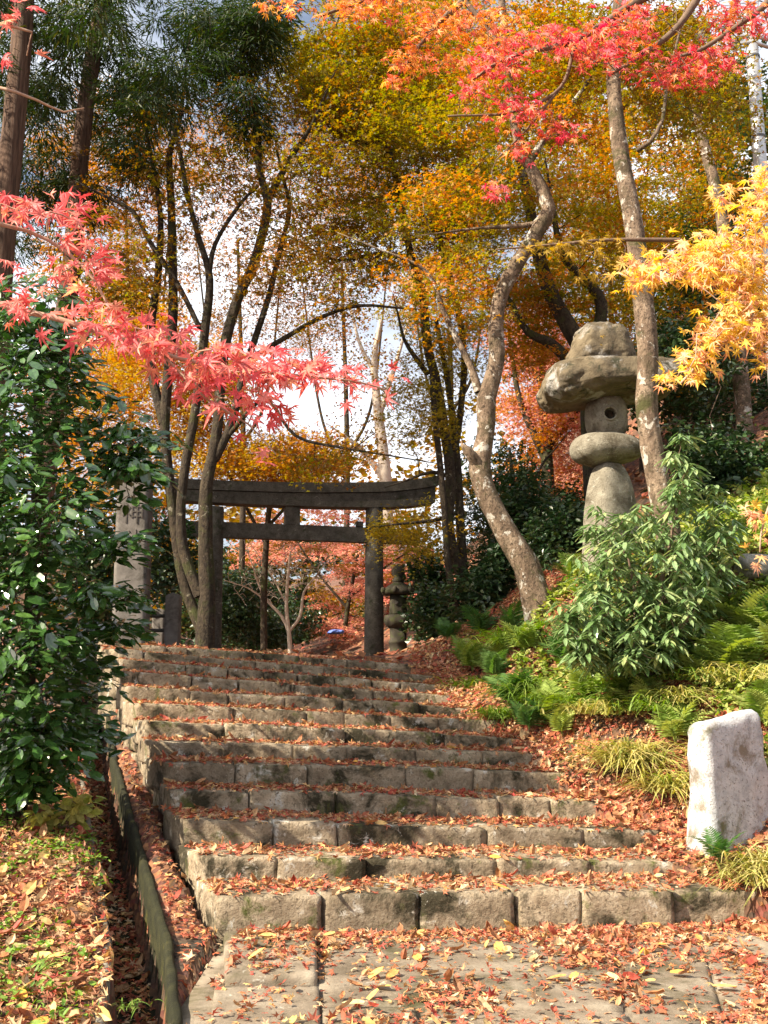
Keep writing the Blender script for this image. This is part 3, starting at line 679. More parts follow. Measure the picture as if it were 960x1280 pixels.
# ------------------------------------------------------------------ inscribed pillar, left of the torii
ZP = 11.6
pb = pix(161, 812, ZP)
pl = thing('inscribed_pillar', pb, 'tall pale stone pillar with a carved character, behind the glossy bush', 'stone pillar')
t0 = pix(172, 570, ZP)
def pc(u, v, dy): p = pix(u, v, ZP); return (p[0], ZP+dy, p[2])
C8 = [pc(142, 812, -.14), pc(184, 812, -.14), pc(182, 812, .2), pc(145, 812, .2), pc(151, 575, -.14), pc(190, 575, -.14), pc(188, 575, .2), pc(153, 575, .2)]
V, Fc = stone(C8, .02, .004, 66, (6, 6, 20), 6); obj('pillar_shaft', V, Fc, M['pillar'], pl)
cu = bpy.data.curves.new('character', 'FONT')
try: cu.body = '\u795e'; cu.size = .27; cu.extrude = .006; cu.offset = -.002; cu.align_x = 'CENTER'
except Exception: pass
to = bpy.data.objects.new('carved_character', cu); COL.objects.link(to)
bpy.context.view_layer.update(); dg = bpy.context.evaluated_depsgraph_get(); tm = bpy.data.meshes.new_from_object(to.evaluated_get(dg)); bpy.data.objects.remove(to)
tm.materials.append(M['carve']); to = bpy.data.objects.new('carved_character', tm); COL.objects.link(to); to.parent = pl
cp_ = pix(166, 652, ZP-.14); to.location = Vector(cp_-pb)+Vector((0, -.004, -.0)); to.rotation_euler = (PI/2-.012, 0, -.03)
for (u0, v0, u1, v1, r_) in ((167, 608, 166.5, 622, .008), (161, 664, 163, 666, .01), (170, 662, 170, 668, .007)):
    V, Fc = tube([pix(u0, v0, ZP-.142), pix((u0+u1)/2+.4, (v0+v1)/2, ZP-.142), pix(u1, v1, ZP-.142)], [r_, r_, r_*.5], 6); obj('carved_stroke', V, Fc, M['carve'], pl)

# stone fence posts
fn = thing('stone_fence', pix(195, 808, 12), 'low fence of pointed stone posts between the pillar and the multi-stemmed maple', 'stone fence')
for u, tv, hw, Z in ((174, 752, 8, 11.9), (198, 760, 8, 12.6), (215, 741, 9, 11.9), (150, 752, 8, 11.9)):
    c0 = pix(u, 812, Z); x = pxr(hw, Z); t_ = pix(u, tv, Z)[2]
    V, Fc = stone(box8(c0[0]-x, c0[0]+x, Z-x, Z+x, c0[2]-.1, t_), .012, .003, int(u), (4, 4, 10), 6)
    top = V[:, 2] > t_-.06; V[top, 2] -= (np.abs(V[top, 0]-c0[0])/x)*.035; obj('post', V, Fc, M['pillar'], fn)
for vv in (770, 788):
    a = pix(150, vv, 12.0); b = pix(214, vv, 12.0); V, Fc = tube([a, (a+b)/2, b], [.022]*3, 8); obj('rail', V, Fc, M['torii'], fn)

# ------------------------------------------------------------------ street lamp
ZS = 10.0
p1 = pix(950, 200, ZS); X0 = p1[0]
gb = terr(X0, ZS)
lp = thing('street_lamp', (X0, ZS, gb), 'grey steel lamp pole with a white lamp head above orange maple leaves', 'street lamp')
ztop = pix(940, 12, ZS)[2]
V, Fc = tube([(X0, ZS, gb-.3), (X0, ZS, (gb+ztop)/2), (X0, ZS, ztop)], [.078, .073, .064], 20); obj('pole', V, Fc, M['steel'], lp)
for v in (72, 172): 
    z = pix(945, v, ZS)[2]; V, Fc = tube([(X0, ZS, z-.012), (X0, ZS, z+.012)], [.075, .075], 16); obj('band', V, Fc, M['band'], lp)
for v in (47, 56):
    z = pix(940, v, ZS)[2]; V, Fc = tube([(X0-.15, ZS-.02, z), (X0, ZS-.05, z), (X0+.18, ZS, z-.03)], [.02, .022, .02], 8); obj('clamp', V, Fc, M['steel'], lp)
a = pix(822, 24, ZS-.2); b = pix(880, 46, ZS-.05); 
V, Fc = tube([a, a+(b-a)*.04, (a+b)/2, b], [.03, .085, .085, .06], 14); V[:, 2] = np.minimum(V[:, 2], V[:, 2]); obj('lamp_head', V, Fc, M['white'], lp)
V, Fc = stone(list(map(tuple, [a+(-.02, -.12, .05), b+(.05, -.12, .05), b+(.05, .12, .05), a+(-.02, .12, .05), a+(-.02, -.12, .085), b+(.05, -.12, .085), b+(.05, .12, .085), a+(-.02, .12, .085)])), .01, 0, 1, (4, 4, 2)); obj('lamp_cover', V, Fc, M['white'], lp)
V, Fc = tube([b, (b+np.array([X0, ZS, pix(940, 56, ZS)[2]]))/2+(0, 0, .02), (X0, ZS, pix(940, 56, ZS)[2])], [.025, .022, .022], 8); obj('arm', V, Fc, M['steel'], lp)

# ------------------------------------------------------------------ boulders on the bank
for i, (u, v, Z, rx, rz, lab) in enumerate([(945, 708, 8.3, .17, .11, 'grey rock half hidden right of the pale green shrub')]):
    p = pix(u, v, Z); V, Fc = rock(p, (rx, rx*.8, rz), 2.4, .14, 70+i, 12, 1.8); o = obj('rock', V, Fc, M['grock' if i == 0 else 'caprock'], loc=p); tag(o, lab, 'rock')

# ------------------------------------------------------------------ trees
def grow(skel_p, skel_r, targets, seed, wig=.12, rk=.012, tmin=.003):
    r = np.random.default_rng(seed); SP = [np.asarray(skel_p)]; SR = [np.asarray(skel_r)]
    A = np.vstack(SP); Rr = np.concatenate(SR)
    d = np.array([np.linalg.norm(A-t, axis=1).min() for t in targets]); order = np.argsort(d)
    tw = []
    for i in order:
        t = targets[i]; dd = np.linalg.norm(A-t, axis=1)*(1+.0*Rr); j = int(np.argmin(dd+ (A[:, 2] > t[2]+.3)*.4)); a = A[j]; L = np.linalg.norm(t-a)
        if L < .05: continue
        m = max(3, int(L/.22)+1); tt = np.linspace(0, 1, m)
        up = np.array([0, 0, 1.0]); bend = r.normal(size=3)*wig*L
        path = a+(t-a)*tt[:, None] + (np.sin(PI*tt)[:, None])*(bend+up*.08*L) + np.where((tt > 0) & (tt < 1), 1, 0)[:, None]*r.normal(size=(m, 3))*.035*min(L, 1.2)
        r0 = min(Rr[j]*.7, .005+rk*L); rad = r0+(.0035-r0)*tt; rad = np.maximum(rad, tmin)
        tw.append((path, rad)); A = np.vstack([A, path[1:]]); Rr = np.concatenate([Rr, rad[1:]])
    return tw
def blob_pts(blobs, r, surf=.4):
    out = []
    for (u, v, Z, ru, rv, rz, n) in blobs:
        q = r.normal(size=(n, 3)); q /= np.linalg.norm(q, axis=1, keepdims=True); q *= (r.random(n)**surf)[:, None]
        for a, b, c in q: out.append(pix(u+a*ru, v+b*rv, max(2, Z+c*rz)))
    return np.array(out)
def spray(cs, per, Rad, size, seed, kind='maple', flat=.25, tilt=.45):
    r = np.random.default_rng(seed); n = len(cs)*per
    C = np.repeat(cs, per, 0); ax = np.repeat(r.normal(size=(len(cs), 3))*.22+np.array([0, 0, 1]), per, 0)
    a = r.uniform(0, 2*PI, n); q = np.sqrt(r.random(n))*Rad*np.repeat(r.uniform(.6, 1.25, len(cs)), per)
    if kind == 'cedar':
        P = C+np.stack([q*np.cos(a), q*np.sin(a), -q*.55+r.normal(size=n)*.06], -1)
        tip = np.stack([np.cos(a), np.sin(a), -.7+r.normal(size=n)*.3], -1)+r.normal(size=(n, 3))*.3; nr = np.stack([np.cos(a)*.5, np.sin(a)*.5, np.ones(n)], -1)+r.normal(size=(n, 3))*.5
    else:
        P = C+np.stack([q*np.cos(a), q*np.sin(a), r.normal(size=n)*Rad*flat-q*.15], -1); P[:, 2] -= (P[:, 0]-C[:, 0])*ax[:, 0]+(P[:, 1]-C[:, 1])*ax[:, 1]
        tip = np.stack([np.cos(a), np.sin(a), np.full(n, -.35)], -1)+r.normal(size=(n, 3))*.5; nr = ax+r.normal(size=(n, 3))*tilt
    s = size*r.uniform(.7, 1.25, n)
    return P, basis(nr, tip), s
def tree(name, label, stems, blobs, per, Rad, size, leaf, mat, bark, seed, cat='tree', group=None, mats2=None, wig=.12, rk=.012, flat=.25, tilt=.45, twigmat=None, root=True, cedar=False, single=0, sides=14, bump=.1, thin=1.0, tmin=.003):
    stems = [[(a, b, c, d*thin) for a, b, c, d in st] + ([(st[-1][0]*2-st[-2][0], st[-1][1]*2-st[-2][1], st[-1][2], .5)] if i else []) for i, st in enumerate(stems)]
    r = np.random.default_rng(seed); base = pix(*stems[0][0][:3])
    t = thing(name, base, label, cat, group)
    SP, SR = [], []
    for i, st in enumerate(stems):
        P = np.array([pix(u, v, Z) for u, v, Z, _ in st]); R = np.array([q*Z/F for _, _, Z, q in st])
        if i == 0 and root:
            P = np.vstack([P[0]+np.array([0, 0, -.5]), P]); R = np.concatenate([[R[0]*1.25], R])
        P, R = smooth_path(P, R, .12); V, Fc = tube(P, R, sides if i == 0 else 10, bump, seed+i)
        obj('trunk' if i == 0 else 'limb', V, Fc, M[bark], t)
        k = len(P)//4 if i == 0 else 0
        SP.append(P[k:]); SR.append(R[k:])
    if blobs:
        T = blob_pts(blobs, r); tw = grow(np.vstack(SP), np.concatenate(SR), T, seed, wig, rk, tmin)
        V, Fc = join([tube(p, q, 5) for p, q in tw]); obj('twigs', V, Fc, M[twigmat or bark], t, kind='stuff')
        if per:
            P, R, s = spray(T, per, Rad, size, seed+5, 'cedar' if cedar else 'maple', flat, tilt)
            if mats2:
                sel = r.random(len(P))*.25 + np.repeat(r.random(len(T)), per)*.75 < mats2[1]
                put_leaves(t, leaf, P[sel], R[sel], s[sel], M[mats2[0]], 0, rest='foliage', seed=seed+1)
                P, R, s = P[~sel], R[~sel], s[~sel]
            put_leaves(t, leaf, P, R, s, M[mat], single, seed=seed)
    return t

Z = 11.3
tree('maple_tree', 'dark multi-stemmed maple rising in front of the left torii post',
     [[(256, 808, Z, 15), (259, 747, Z, 12.5), (257, 685, Z, 11), (258, 607, Z, 9.5), (266, 570, Z, 8.5), (272, 530, Z, 8), (276, 480, Z, 8), (281, 432, Z-.1, 8), (297, 374, Z, 8), (316, 333, Z, 7.5), (331, 280, Z, 7), (334, 249, Z, 6.5), (325, 217, Z, 5.5), (322, 183, Z, 5), (318, 120, Z, 4)],
      [(334, 250, Z, 6), (350, 221, Z, 5), (369, 189, Z, 4), (389, 158, Z-.2, 3), (410, 110, Z-.4, 2)],
      [(268, 575, Z, 7), (289, 530, Z, 6.5), (304, 470, Z, 6), (320, 420, Z+.1, 5), (337, 367, Z+.1, 4.5), (350, 311, Z+.2, 4), (362, 261, Z+.2, 3.5), (353, 220, Z+.3, 3)],
      [(250, 745, Z, 9), (230, 690, Z, 8), (226, 640, Z, 7.5), (232, 580, Z, 7), (243, 520, Z, 7), (252, 450, Z, 6.5), (256, 414, Z, 7), (262, 349, Z, 6), (247, 292, Z, 4.5), (234, 242, Z, 4), (222, 177, Z, 3.5), (206, 136, Z, 3)],
      [(260, 352, Z, 4.5), (269, 305, Z, 3.5), (300, 255, Z, 2.8), (319, 236, Z, 2)],
      [(252, 790, Z+.2, 9), (228, 720, Z+.3, 8), (214, 620, Z+.3, 8), (206, 540, Z+.3, 7.5), (210, 470, Z+.3, 7.5), (216, 396, Z+.3, 7.5), (216, 330, Z+.3, 7), (214, 255, Z+.3, 6), (212, 192, Z+.3, 5), (225, 149, Z+.3, 3.5), (232, 90, Z+.3, 2.5)],
      [(204, 530, Z+.3, 7), (190, 464, Z+.4, 7), (189, 405, Z+.4, 6.5), (197, 349, Z+.4, 6), (201, 280, Z+.4, 4.5), (194, 224, Z+.4, 3.5), (180, 150, Z+.4, 2.5)],
      [(250, 411, Z, 4.5), (222, 355, Z, 4), (187, 302, Z-.1, 4), (166, 264, Z-.2, 3), (130, 245, Z-.2, 2.2)],
      [(310, 450, Z, 4.5), (360, 420, Z-.2, 4), (405, 395, Z-.3, 3.5), (450, 382, Z-.5, 2.6), (500, 385, Z-.6, 1.6)],
      [(285, 545, Z, 4), (330, 500, Z-.3, 3), (370, 545, Z-.5, 2.5), (430, 560, Z-.7, 2), (490, 570, Z-.8, 1.2)]],
     [(240, 200, Z+.2, 120, 90, 1.6, 36), (340, 220, Z, 80, 100, 1.6, 16), (400, 330, Z-.3, 90, 80, 1.2, 22), (400, 560, Z-.3, 90, 25, .8, 8), (150, 330, Z, 60, 80, 1.2, 30)],
     110, .5, .058, 'tri', 'brownor', 'bark_dark', 21, mats2=('olive', .35), thin=.85, flat=.06)
Z = 12.2
tree('maple_tree', 'slim dark twin-stemmed maple between the torii and the pale leaning maple',
     [[(588, 740, Z, 15), (573, 706, Z, 13), (560, 660, Z, 12), (563, 596, Z, 11), (555, 534, Z, 10), (546, 480, Z, 10), (534, 430, Z, 10), (528, 367, Z, 9), (514, 321, Z, 8), (504, 271, Z, 7.5), (489, 199, Z, 7), (476, 161, Z, 6), (450, 100, Z, 5), (430, 55, Z, 4), (405, 0, Z, 3)],
      [(570, 758, Z-.3, 7), (560, 706, Z-.3, 7), (556, 643, Z-.3, 7), (550, 581, Z-.3, 7), (545, 534, Z-.3, 6.5), (541, 490, Z-.2, 6)],
      [(535, 468, Z, 6), (520, 448, Z, 5), (505, 424, Z, 4), (498, 395, Z, 2.5)],
      [(516, 325, Z, 5), (470, 318, Z-.2, 4), (420, 325, Z-.4, 2.5), (370, 300, Z-.4, 1.5)],
      [(562, 600, Z+.2, 8), (575, 520, Z+.3, 7), (580, 440, Z+.3, 7), (567, 364, Z+.3, 6.5), (554, 318, Z+.3, 6), (540, 240, Z+.3, 5), (520, 160, Z+.3, 4), (530, 80, Z+.3, 3)],
      [(489, 199, Z, 4.5), (460, 180, Z-.2, 3.5), (420, 168, Z-.3, 2.5), (385, 120, Z-.3, 1.5)]],
     [(440, 150, Z, 85, 120, 1.8, 70), (520, 110, Z, 90, 110, 1.8, 70), (450, 300, Z-.2, 75, 60, 1.2, 24), (560, 260, Z, 70, 100, 1.5, 50), (500, 20, Z, 110, 50, 1.8, 40), (380, 90, Z, 60, 60, 1.2, 26)],
     170, .5, .06, 'tri', 'olive', 'bark_dark', 22, mats2=('brownor', .35), thin=.62, flat=.06, twigmat='bark_dark')
Z = 9.6
tree('maple_tree', 'pale leaning maple with a curved mossy trunk, sunlit, left of the boulder lantern',
     [[(674, 764, Z, 27), (657, 706, Z, 24), (635, 671, Z, 22), (613, 628, Z, 20), (600, 587, Z, 21), (607, 543, Z, 17), (609, 496, Z, 19), (620, 455, Z, 16), (620, 411, Z, 15), (623, 380, Z, 14.5), (639, 342, Z, 14.5), (670, 292, Z, 14.5), (686, 261, Z, 14), (679, 239, Z, 13), (664, 211, Z, 11), (651, 189, Z, 10), (638, 120, Z, 9), (632, 50, Z, 8), (625, -20, Z, 7)],
      [(598, 490, Z, 9), (589, 459, Z, 7), (576, 433, Z, 6), (554, 389, Z, 5), (542, 352, Z, 4.5), (520, 330, Z, 3), (470, 310, Z, 2)],
      [(600, 585, Z, 13), (590, 570, Z-.1, 10), (583, 562, Z-.12, 9)],
      [(660, 205, Z, 8), (690, 160, Z, 7), (730, 110, Z-.1, 5), (760, 50, Z-.2, 3)],
      [(684, 265, Z, 8), (668, 280, Z+.1, 6), (600, 285, Z+.1, 3), (560, 290, Z+.1, 2)]],
     [(640, 120, Z+.5, 110, 90, 1.2, 46), (560, 360, Z+.4, 60, 60, .8, 16), (700, 50, Z+.5, 90, 60, 1, 26), (560, 250, Z+.5, 60, 50, .8, 14)],
     150, .42, .055, 'tri', 'olive', 'bark_pale', 23, mats2=('orange', .45), sides=20, bump=.2, thin=.68, flat=.07)
Z = 8.4
tree('maple_tree', 'tall straight pale maple with white lichen spots, in front of the boulder lantern',
     [[(842, 700, Z, 23), (828, 630, Z, 21), (815, 560, Z, 19.5), (808, 500, Z, 19), (810, 450, Z, 19), (806, 400, Z, 18.5), (800, 340, Z, 18), (790, 270, Z, 17), (777, 200, Z, 15), (768, 120, Z, 13.5), (768, 60, Z, 12), (775, -10, Z, 11)],
      [(797, 188, Z, 5), (812, 178, Z-.1, 4), (828, 150, Z-.1, 3.6), (832, 120, Z-.1, 3.2), (845, 60, Z-.1, 3)]],
     [(800, 60, Z+.8, 130, 60, 1, 40), (870, 130, Z+1, 80, 60, 1, 24)],
     150, .42, .052, 'tri', 'olive', 'bark_pale', 24, mats2=('brownor', .5), sides=20, bump=.14, thin=.72, flat=.07)
# darker trees behind
Z = 13
tree('maple_tree', 'dark forked maple leaning left behind the boulder lantern',
     [[(745, 640, Z+.5, 14), (738, 520, Z+.3, 13), (735, 455, Z, 13), (712, 410, Z, 11), (690, 370, Z, 10), (675, 325, Z, 9), (662, 260, Z, 7), (640, 150, Z, 5)],
      [(738, 470, Z, 9), (715, 455, Z, 8), (690, 430, Z, 7), (660, 415, Z, 5), (640, 380, Z, 3)],
      [(735, 450, Z, 8), (752, 380, Z, 8), (720, 340, Z, 6), (700, 310, Z, 5), (690, 250, Z, 3)]],
     [(700, 300, Z+1, 110, 90, 2, 60), (660, 400, Z+1, 60, 60, 1.5, 36), (740, 200, Z+1, 100, 90, 2, 50), (850, 230, Z+2, 100, 90, 2, 40)],
     150, .5, .062, 'tri', 'olive', 'bark_dark', 25, mats2=('orange', .42), flat=.06)
Z = 16
tree('maple_tree', 'scarlet and orange maple glowing behind the leaning maple and boulder lantern',
     [[(690, 700, Z, 9), (685, 600, Z, 8), (680, 500, Z, 7), (670, 420, Z, 5)], [(684, 580, Z, 5), (650, 500, Z, 4), (640, 440, Z, 2)], [(684, 560, Z, 5), (730, 500, Z, 4), (740, 440, Z, 2)]],
     [(680, 500, Z+.5, 60, 75, 1.2, 70), (700, 600, Z+.5, 80, 50, 1.2, 40), (660, 430, Z, 50, 40, 1, 24)],
     160, .42, .065, 'tri', 'farpink', 'bark_dark', 26, mats2=('orange', .5))
Z = 12.4
tree('maple_tree', 'yellow-green maple hanging over the right end of the torii',
     [[(582, 750, Z, 6), (575, 650, Z, 6), (570, 560, Z, 5), (560, 480, Z, 4), (545, 400, Z, 3)], [(572, 600, Z, 3), (540, 590, Z-.2, 2.5), (510, 600, Z-.3, 1.5)], [(573, 640, Z, 3), (545, 650, Z-.2, 2.5), (500, 655, Z-.4, 1.5)]],
     [(530, 500, Z, 50, 70, .9, 44), (520, 660, Z-.1, 45, 40, .6, 22), (560, 430, Z, 50, 50, .9, 24), (480, 660, Z-.3, 18, 12, .3, 4)],
     120, .28, .06, 'maple5', 'yelgreen', 'bark_dark', 27, mats2=('yellow', .45))
Z = 19
tree('maple_tree', 'golden maple behind the upper torii beam',
     [[(330, 815, Z, 7), (330, 740, Z, 7), (335, 650, Z, 6), (345, 580, Z, 4)], [(332, 680, Z, 4), (290, 600, Z, 3), (260, 540, Z, 2)], [(333, 660, Z, 4), (390, 600, Z, 3), (430, 570, Z, 2)]],
     [(360, 575, Z, 75, 35, 1.6, 60), (270, 500, Z, 60, 80, 1.6, 46), (180, 440, Z, 70, 80, 1.8, 46), (230, 560, Z, 70, 60, 1.6, 30), (200, 680, Z, 60, 60, 1.4, 20), (120, 560, Z, 60, 90, 1.6, 30)],
     200, .55, .075, 'tri', 'yellow', 'bark_dark', 28, mats2=('orange', .5), thin=.6)
Z = 25
tree('maple_tree', 'coral pink maple beyond the torii opening',
     [[(430, 825, Z, 6), (432, 780, Z, 6), (440, 730, Z, 5), (450, 680, Z, 3)], [(434, 760, Z, 4), (400, 720, Z, 3), (380, 690, Z, 2)], [(434, 750, Z, 4), (480, 710, Z, 3), (510, 690, Z, 2)]],
     [(455, 705, Z, 45, 40, 1.8, 34), (425, 782, Z, 50, 14, 1.6, 18), (500, 720, Z, 50, 50, 1.5, 30), (370, 680, Z+3, 70, 20, 1.5, 14), (420, 640, Z+3, 90, 35, 2, 26)],
     170, .5, .075, 'tri', 'farpink', 'bark_dark', 29, mats2=('brownor', .35), flat=.06, thin=.5)
Z = 20
tree('bare_tree', 'small leafless pale-branched tree framed by the torii',
     [[(363, 822, Z, 3.2), (362, 800, Z, 3), (361, 788, Z, 2.8), (358, 760, Z, 2.4), (360, 720, Z, 2), (363, 690, Z, 1)],
      [(361, 790, Z, 2.2), (352, 770, Z, 2), (335, 752, Z, 1.7), (325, 735, Z, 1.3), (315, 705, Z, .7)], [(361, 790, Z, 2.2), (375, 770, Z, 2), (380, 740, Z, 1.5), (395, 720, Z, 1)],
      [(335, 752, Z, 1.4), (310, 735, Z, 1), (295, 730, Z, .5)], [(358, 755, Z, 1.3), (340, 720, Z, .9), (320, 690, Z, .5)]],
     [(350, 712, Z, 55, 42, .9, 260), (320, 730, Z, 40, 32, .7, 70), (400, 715, Z, 30, 30, .6, 50)], 0, 0, 0, 'kite', 'pink', 'bark_white', 30, wig=.08, rk=.009, sides=8, tmin=.0055)
Z = 26
tree('tree', 'slender white-barked tree rising behind the torii post and lantern',
     [[(482, 830, Z, 10), (484, 760, Z, 9.5), (482, 690, Z, 9), (483, 620, Z, 8.5), (478, 560, Z, 7.5), (472, 510, Z, 6), (468, 450, Z, 4), (476, 400, Z, 3)],
      [(481, 600, Z, 5), (465, 578, Z, 4), (450, 560, Z, 3.5), (430, 545, Z, 2)], [(474, 520, Z, 4), (490, 470, Z, 3), (505, 420, Z, 2)], [(470, 470, Z, 3), (450, 430, Z, 2.2), (440, 390, Z, 1.5)]],
     [(460, 440, Z, 60, 80, 1.5, 60), (420, 560, Z, 50, 40, 1.5, 24)], 22, .5, .08, 'kite', 'brownor', 'bark_white', 31, wig=.1, rk=.008)
# trees far behind, thin crowns against the sky
def far_tree(u, vb, vt, Z, blobs, per, mat, m2, seed, label, size=.085, Rad=.75, leaf='tri', bark='bark_dark', **k):
    return tree('tree', label, [[(u, vb, Z, 7), (u+4, (vb+vt)/2, Z, 6), (u-3, vt, Z, 3)], [(u+2, (vb+vt)/2, Z, 4), (u+35, (vb+vt)/2-70, Z, 3), (u+55, vt, Z, 1.5)], [(u+2, (vb+vt)/2+20, Z, 4), (u-30, (vb+vt)/2-60, Z, 3), (u-55, vt, Z, 1.5)]],
                blobs, per, Rad, size, leaf, mat, bark, seed, mats2=m2, thin=.6, **k)
far_tree(300, 815, 300, 30, [(290, 340, 30, 120, 130, 4, 66), (380, 330, 30, 90, 110, 3, 42), (300, 190, 30, 120, 60, 3, 54)], 120, 'brownor', ('orange', .35), 41, 'thin russet tree against the sky behind the multi-stemmed maple')
far_tree(430, 815, 330, 34, [(430, 290, 34, 80, 90, 4, 52), (400, 420, 34, 80, 60, 3, 20), (440, 200, 34, 100, 80, 3, 70)], 120, 'brownor', ('orange', .35), 42, 'lacy brown tree against the bright sky above the torii')
far_tree(160, 790, 250, 24, [(140, 350, 24, 100, 140, 3, 120), (150, 200, 24, 130, 90, 3, 90), (120, 500, 24, 100, 80, 3, 70)], 130, 'orange', ('brownor', .5), 43, 'russet orange tree behind the two cedars', size=.085, Rad=.6, flat=.07)
far_tree(560, 790, 250, 24, [(560, 330, 24, 90, 110, 3, 70), (600, 200, 24, 110, 100, 3, 80), (520, 120, 24, 110, 100, 3, 70), (600, 60, 24, 120, 70, 3, 60)], 120, 'brownor', ('olive', .5), 44, 'tall brown and olive tree filling the gap above the twin-stemmed maple', size=.085, Rad=.6, flat=.07)
far_tree(760, 700, 150, 20, [(760, 300, 20, 90, 110, 2.5, 60), (820, 120, 20, 130, 100, 2.5, 80), (700, 130, 20, 110, 90, 2.5, 60), (900, 260, 20, 100, 110, 2, 60)], 120, 'olive', ('brownor', .4), 45, 'broad olive tree on the hillside behind the street lamp', size=.08, Rad=.55, flat=.07)
far_tree(900, 640, 150, 17, [(890, 330, 17, 110, 120, 2, 80), (880, 500, 17, 110, 80, 2, 60), (930, 180, 17, 80, 80, 2, 40)], 120, 'evergreen', ('hillgreen', .3), 46, 'dark evergreen on the hillside beneath the golden maple branch', size=.09, Rad=.45, leaf='kite')
far_tree(800, 660, 350, 15.5, [(800, 420, 15.5, 100, 70, 1.5, 40), (760, 330, 16, 90, 70, 1.5, 36)], 110, 'olive', ('orange', .35), 47, 'small olive tree with dull orange leaves behind the straight maple', size=.08, Rad=.42)
far_tree(640, 750, 560, 15, [(640, 650, 14.5, 70, 50, 1.3, 50), (700, 660, 13.5, 70, 45, 1, 50), (620, 600, 15, 60, 40, 1, 20)], 110, 'evergreen', ('hillgreen', .15), 48, 'shaded dark evergreen bush under the scarlet maple', size=.08, Rad=.4)
Z = 12.5
tree('tree', 'slender grey-brown trunk on the dark slope below the golden maple branch',
     [[(935, 640, Z, 12), (932, 560, Z, 11), (926, 470, Z, 10), (918, 380, Z, 9), (900, 260, Z, 8), (880, 180, Z, 7), (868, 120, Z, 5)]], [(880, 90, Z+.5, 90, 60, 1, 22), (920, 500, Z+1.5, 90, 60, 1, 30)], 110, .35, .07, 'kite', 'evergreen', 'bark_pale', 49)

Z = 33
tree('maple_tree', 'pale rose maple far beyond the bare tree, seen under the torii tie beam',
     [[(330, 830, Z, 5), (330, 760, Z, 5), (325, 700, Z, 3)], [(330, 770, Z, 3), (300, 720, Z, 2), (280, 690, Z, 1)], [(330, 750, Z, 3), (370, 710, Z, 2), (400, 690, Z, 1)]],
     [(350, 690, Z, 80, 22, 2, 30), (420, 755, Z, 50, 30, 2, 22), (480, 790, Z, 50, 25, 2, 24)], 110, .7, .1, 'kite', 'farpink', 'bark_dark', 129, mats2=('brownor', .45), flat=.07, thin=.6)
tree('tree', 'dark evergreen tree closing the view under the torii',
     [[(380, 835, 38, 6), (380, 760, 38, 5), (380, 690, 38, 3)]],
     [(340, 780, 38, 110, 45, 2, 90), (470, 800, 38, 80, 30, 2, 50), (260, 740, 38, 60, 70, 2, 50), (380, 690, 38, 130, 30, 2, 40)], 90, 1.0, .2, 'kite', 'evergreen', 'bark_dark', 130, mats2=('hillgreen', .3))
# cedars
Z = 9.8
tree('cedar_tree', 'thick reddish cedar trunk nearest the left side, behind the glossy bush',
     [[(-28, 900, Z, 25), (-14, 600, Z, 23), (0, 350, Z, 21), (13, 200, Z, 19.5), (27, 50, Z, 18), (34, -60, Z, 16), (50, -300, Z, 12)]],
     [(60, 0, Z+.5, 150, 80, 2, 40), (60, 110, Z+1.8, 110, 90, 1, 24), (30, 240, Z+2, 70, 90, .8, 18)], 230, .36, .11, 'needle', 'cedar', 'bark_cedar', 51, cedar=True, twigmat='bark_dark', bump=.05, sides=20, thin=.78)
Z = 11.4
tree('cedar_tree', 'slimmer cedar trunk second from the left, leaning over the stone pillar',
     [[(36, 800, Z, 19), (52, 640, Z, 17.5), (76, 430, Z, 16.5), (90, 330, Z, 16), (100, 200, Z, 15), (113, 90, Z, 14), (128, 0, Z, 13), (140, -120, Z, 11)]],
     [(190, 70, Z, 150, 90, 2, 50), (130, 200, Z+.8, 80, 70, 1, 18), (300, 60, Z, 50, 70, .8, 18), (300, 140, Z, 34, 30, .4, 8), (290, 10, Z, 80, 30, .8, 18), (160, 110, Z-.6, 30, 20, .4, 4), (170, 185, Z-.5, 30, 20, .4, 4)], 230, .34, .11, 'needle', 'cedar', 'bark_cedar', 52, cedar=True, twigmat='bark_dark', bump=.05, sides=20, thin=.78)

for u_, Z_, lab, sd in ((-262, 7.8, 'broad cedar left of the camellia, outside the picture', 53), (-330, 11.7, 'tall cedar left of the pillar, outside the picture', 54)):  # unseen cedars, added so their crowns shade the upper steps and torii
    zf = Z_/8.6
    tree('cedar_tree', lab, [[(u_, 900, Z_, 22), (u_, 400, Z_, 18), (u_, -100, Z_, 10)]], [(u_, 210, Z_, 130, 150, .9, 60), (u_, -70, Z_, 120, 170, .9, 60)], 130, .5, .17, 'needle', 'cedar', 'bark_cedar', sd, cedar=True, twigmat='bark_dark')
# far woodland closing the view beyond the path, and shrubs beyond the torii
def far_wood():
    r = np.random.default_rng(61); C = []
    for X in np.arange(-70, 90, 2.2):
        for Y in (42, 50, 60):
            h = terr(X, Y); top = 6+r.uniform(0, 3)+(max(0, X-6)*.25)+max(0, -X-16)*.3
            for q in range(8): C.append((X+r.uniform(-1.5, 1.5), Y+r.uniform(-3, 3), h+r.uniform(0, top)))
    C = np.array(C); P, R, s = spray(C, 40, 1.2, .34, 62); V, T, m = scatter('kite', P, R, s)
    tint = np.repeat(np.repeat(r.random(len(C)), 40)*.6+r.random(len(P))*.4, m)
    o = obj('distant_woodland', V, T, M['brownor'], tint=tint, smooth=False); tag(o, kind='stuff')
far_wood()

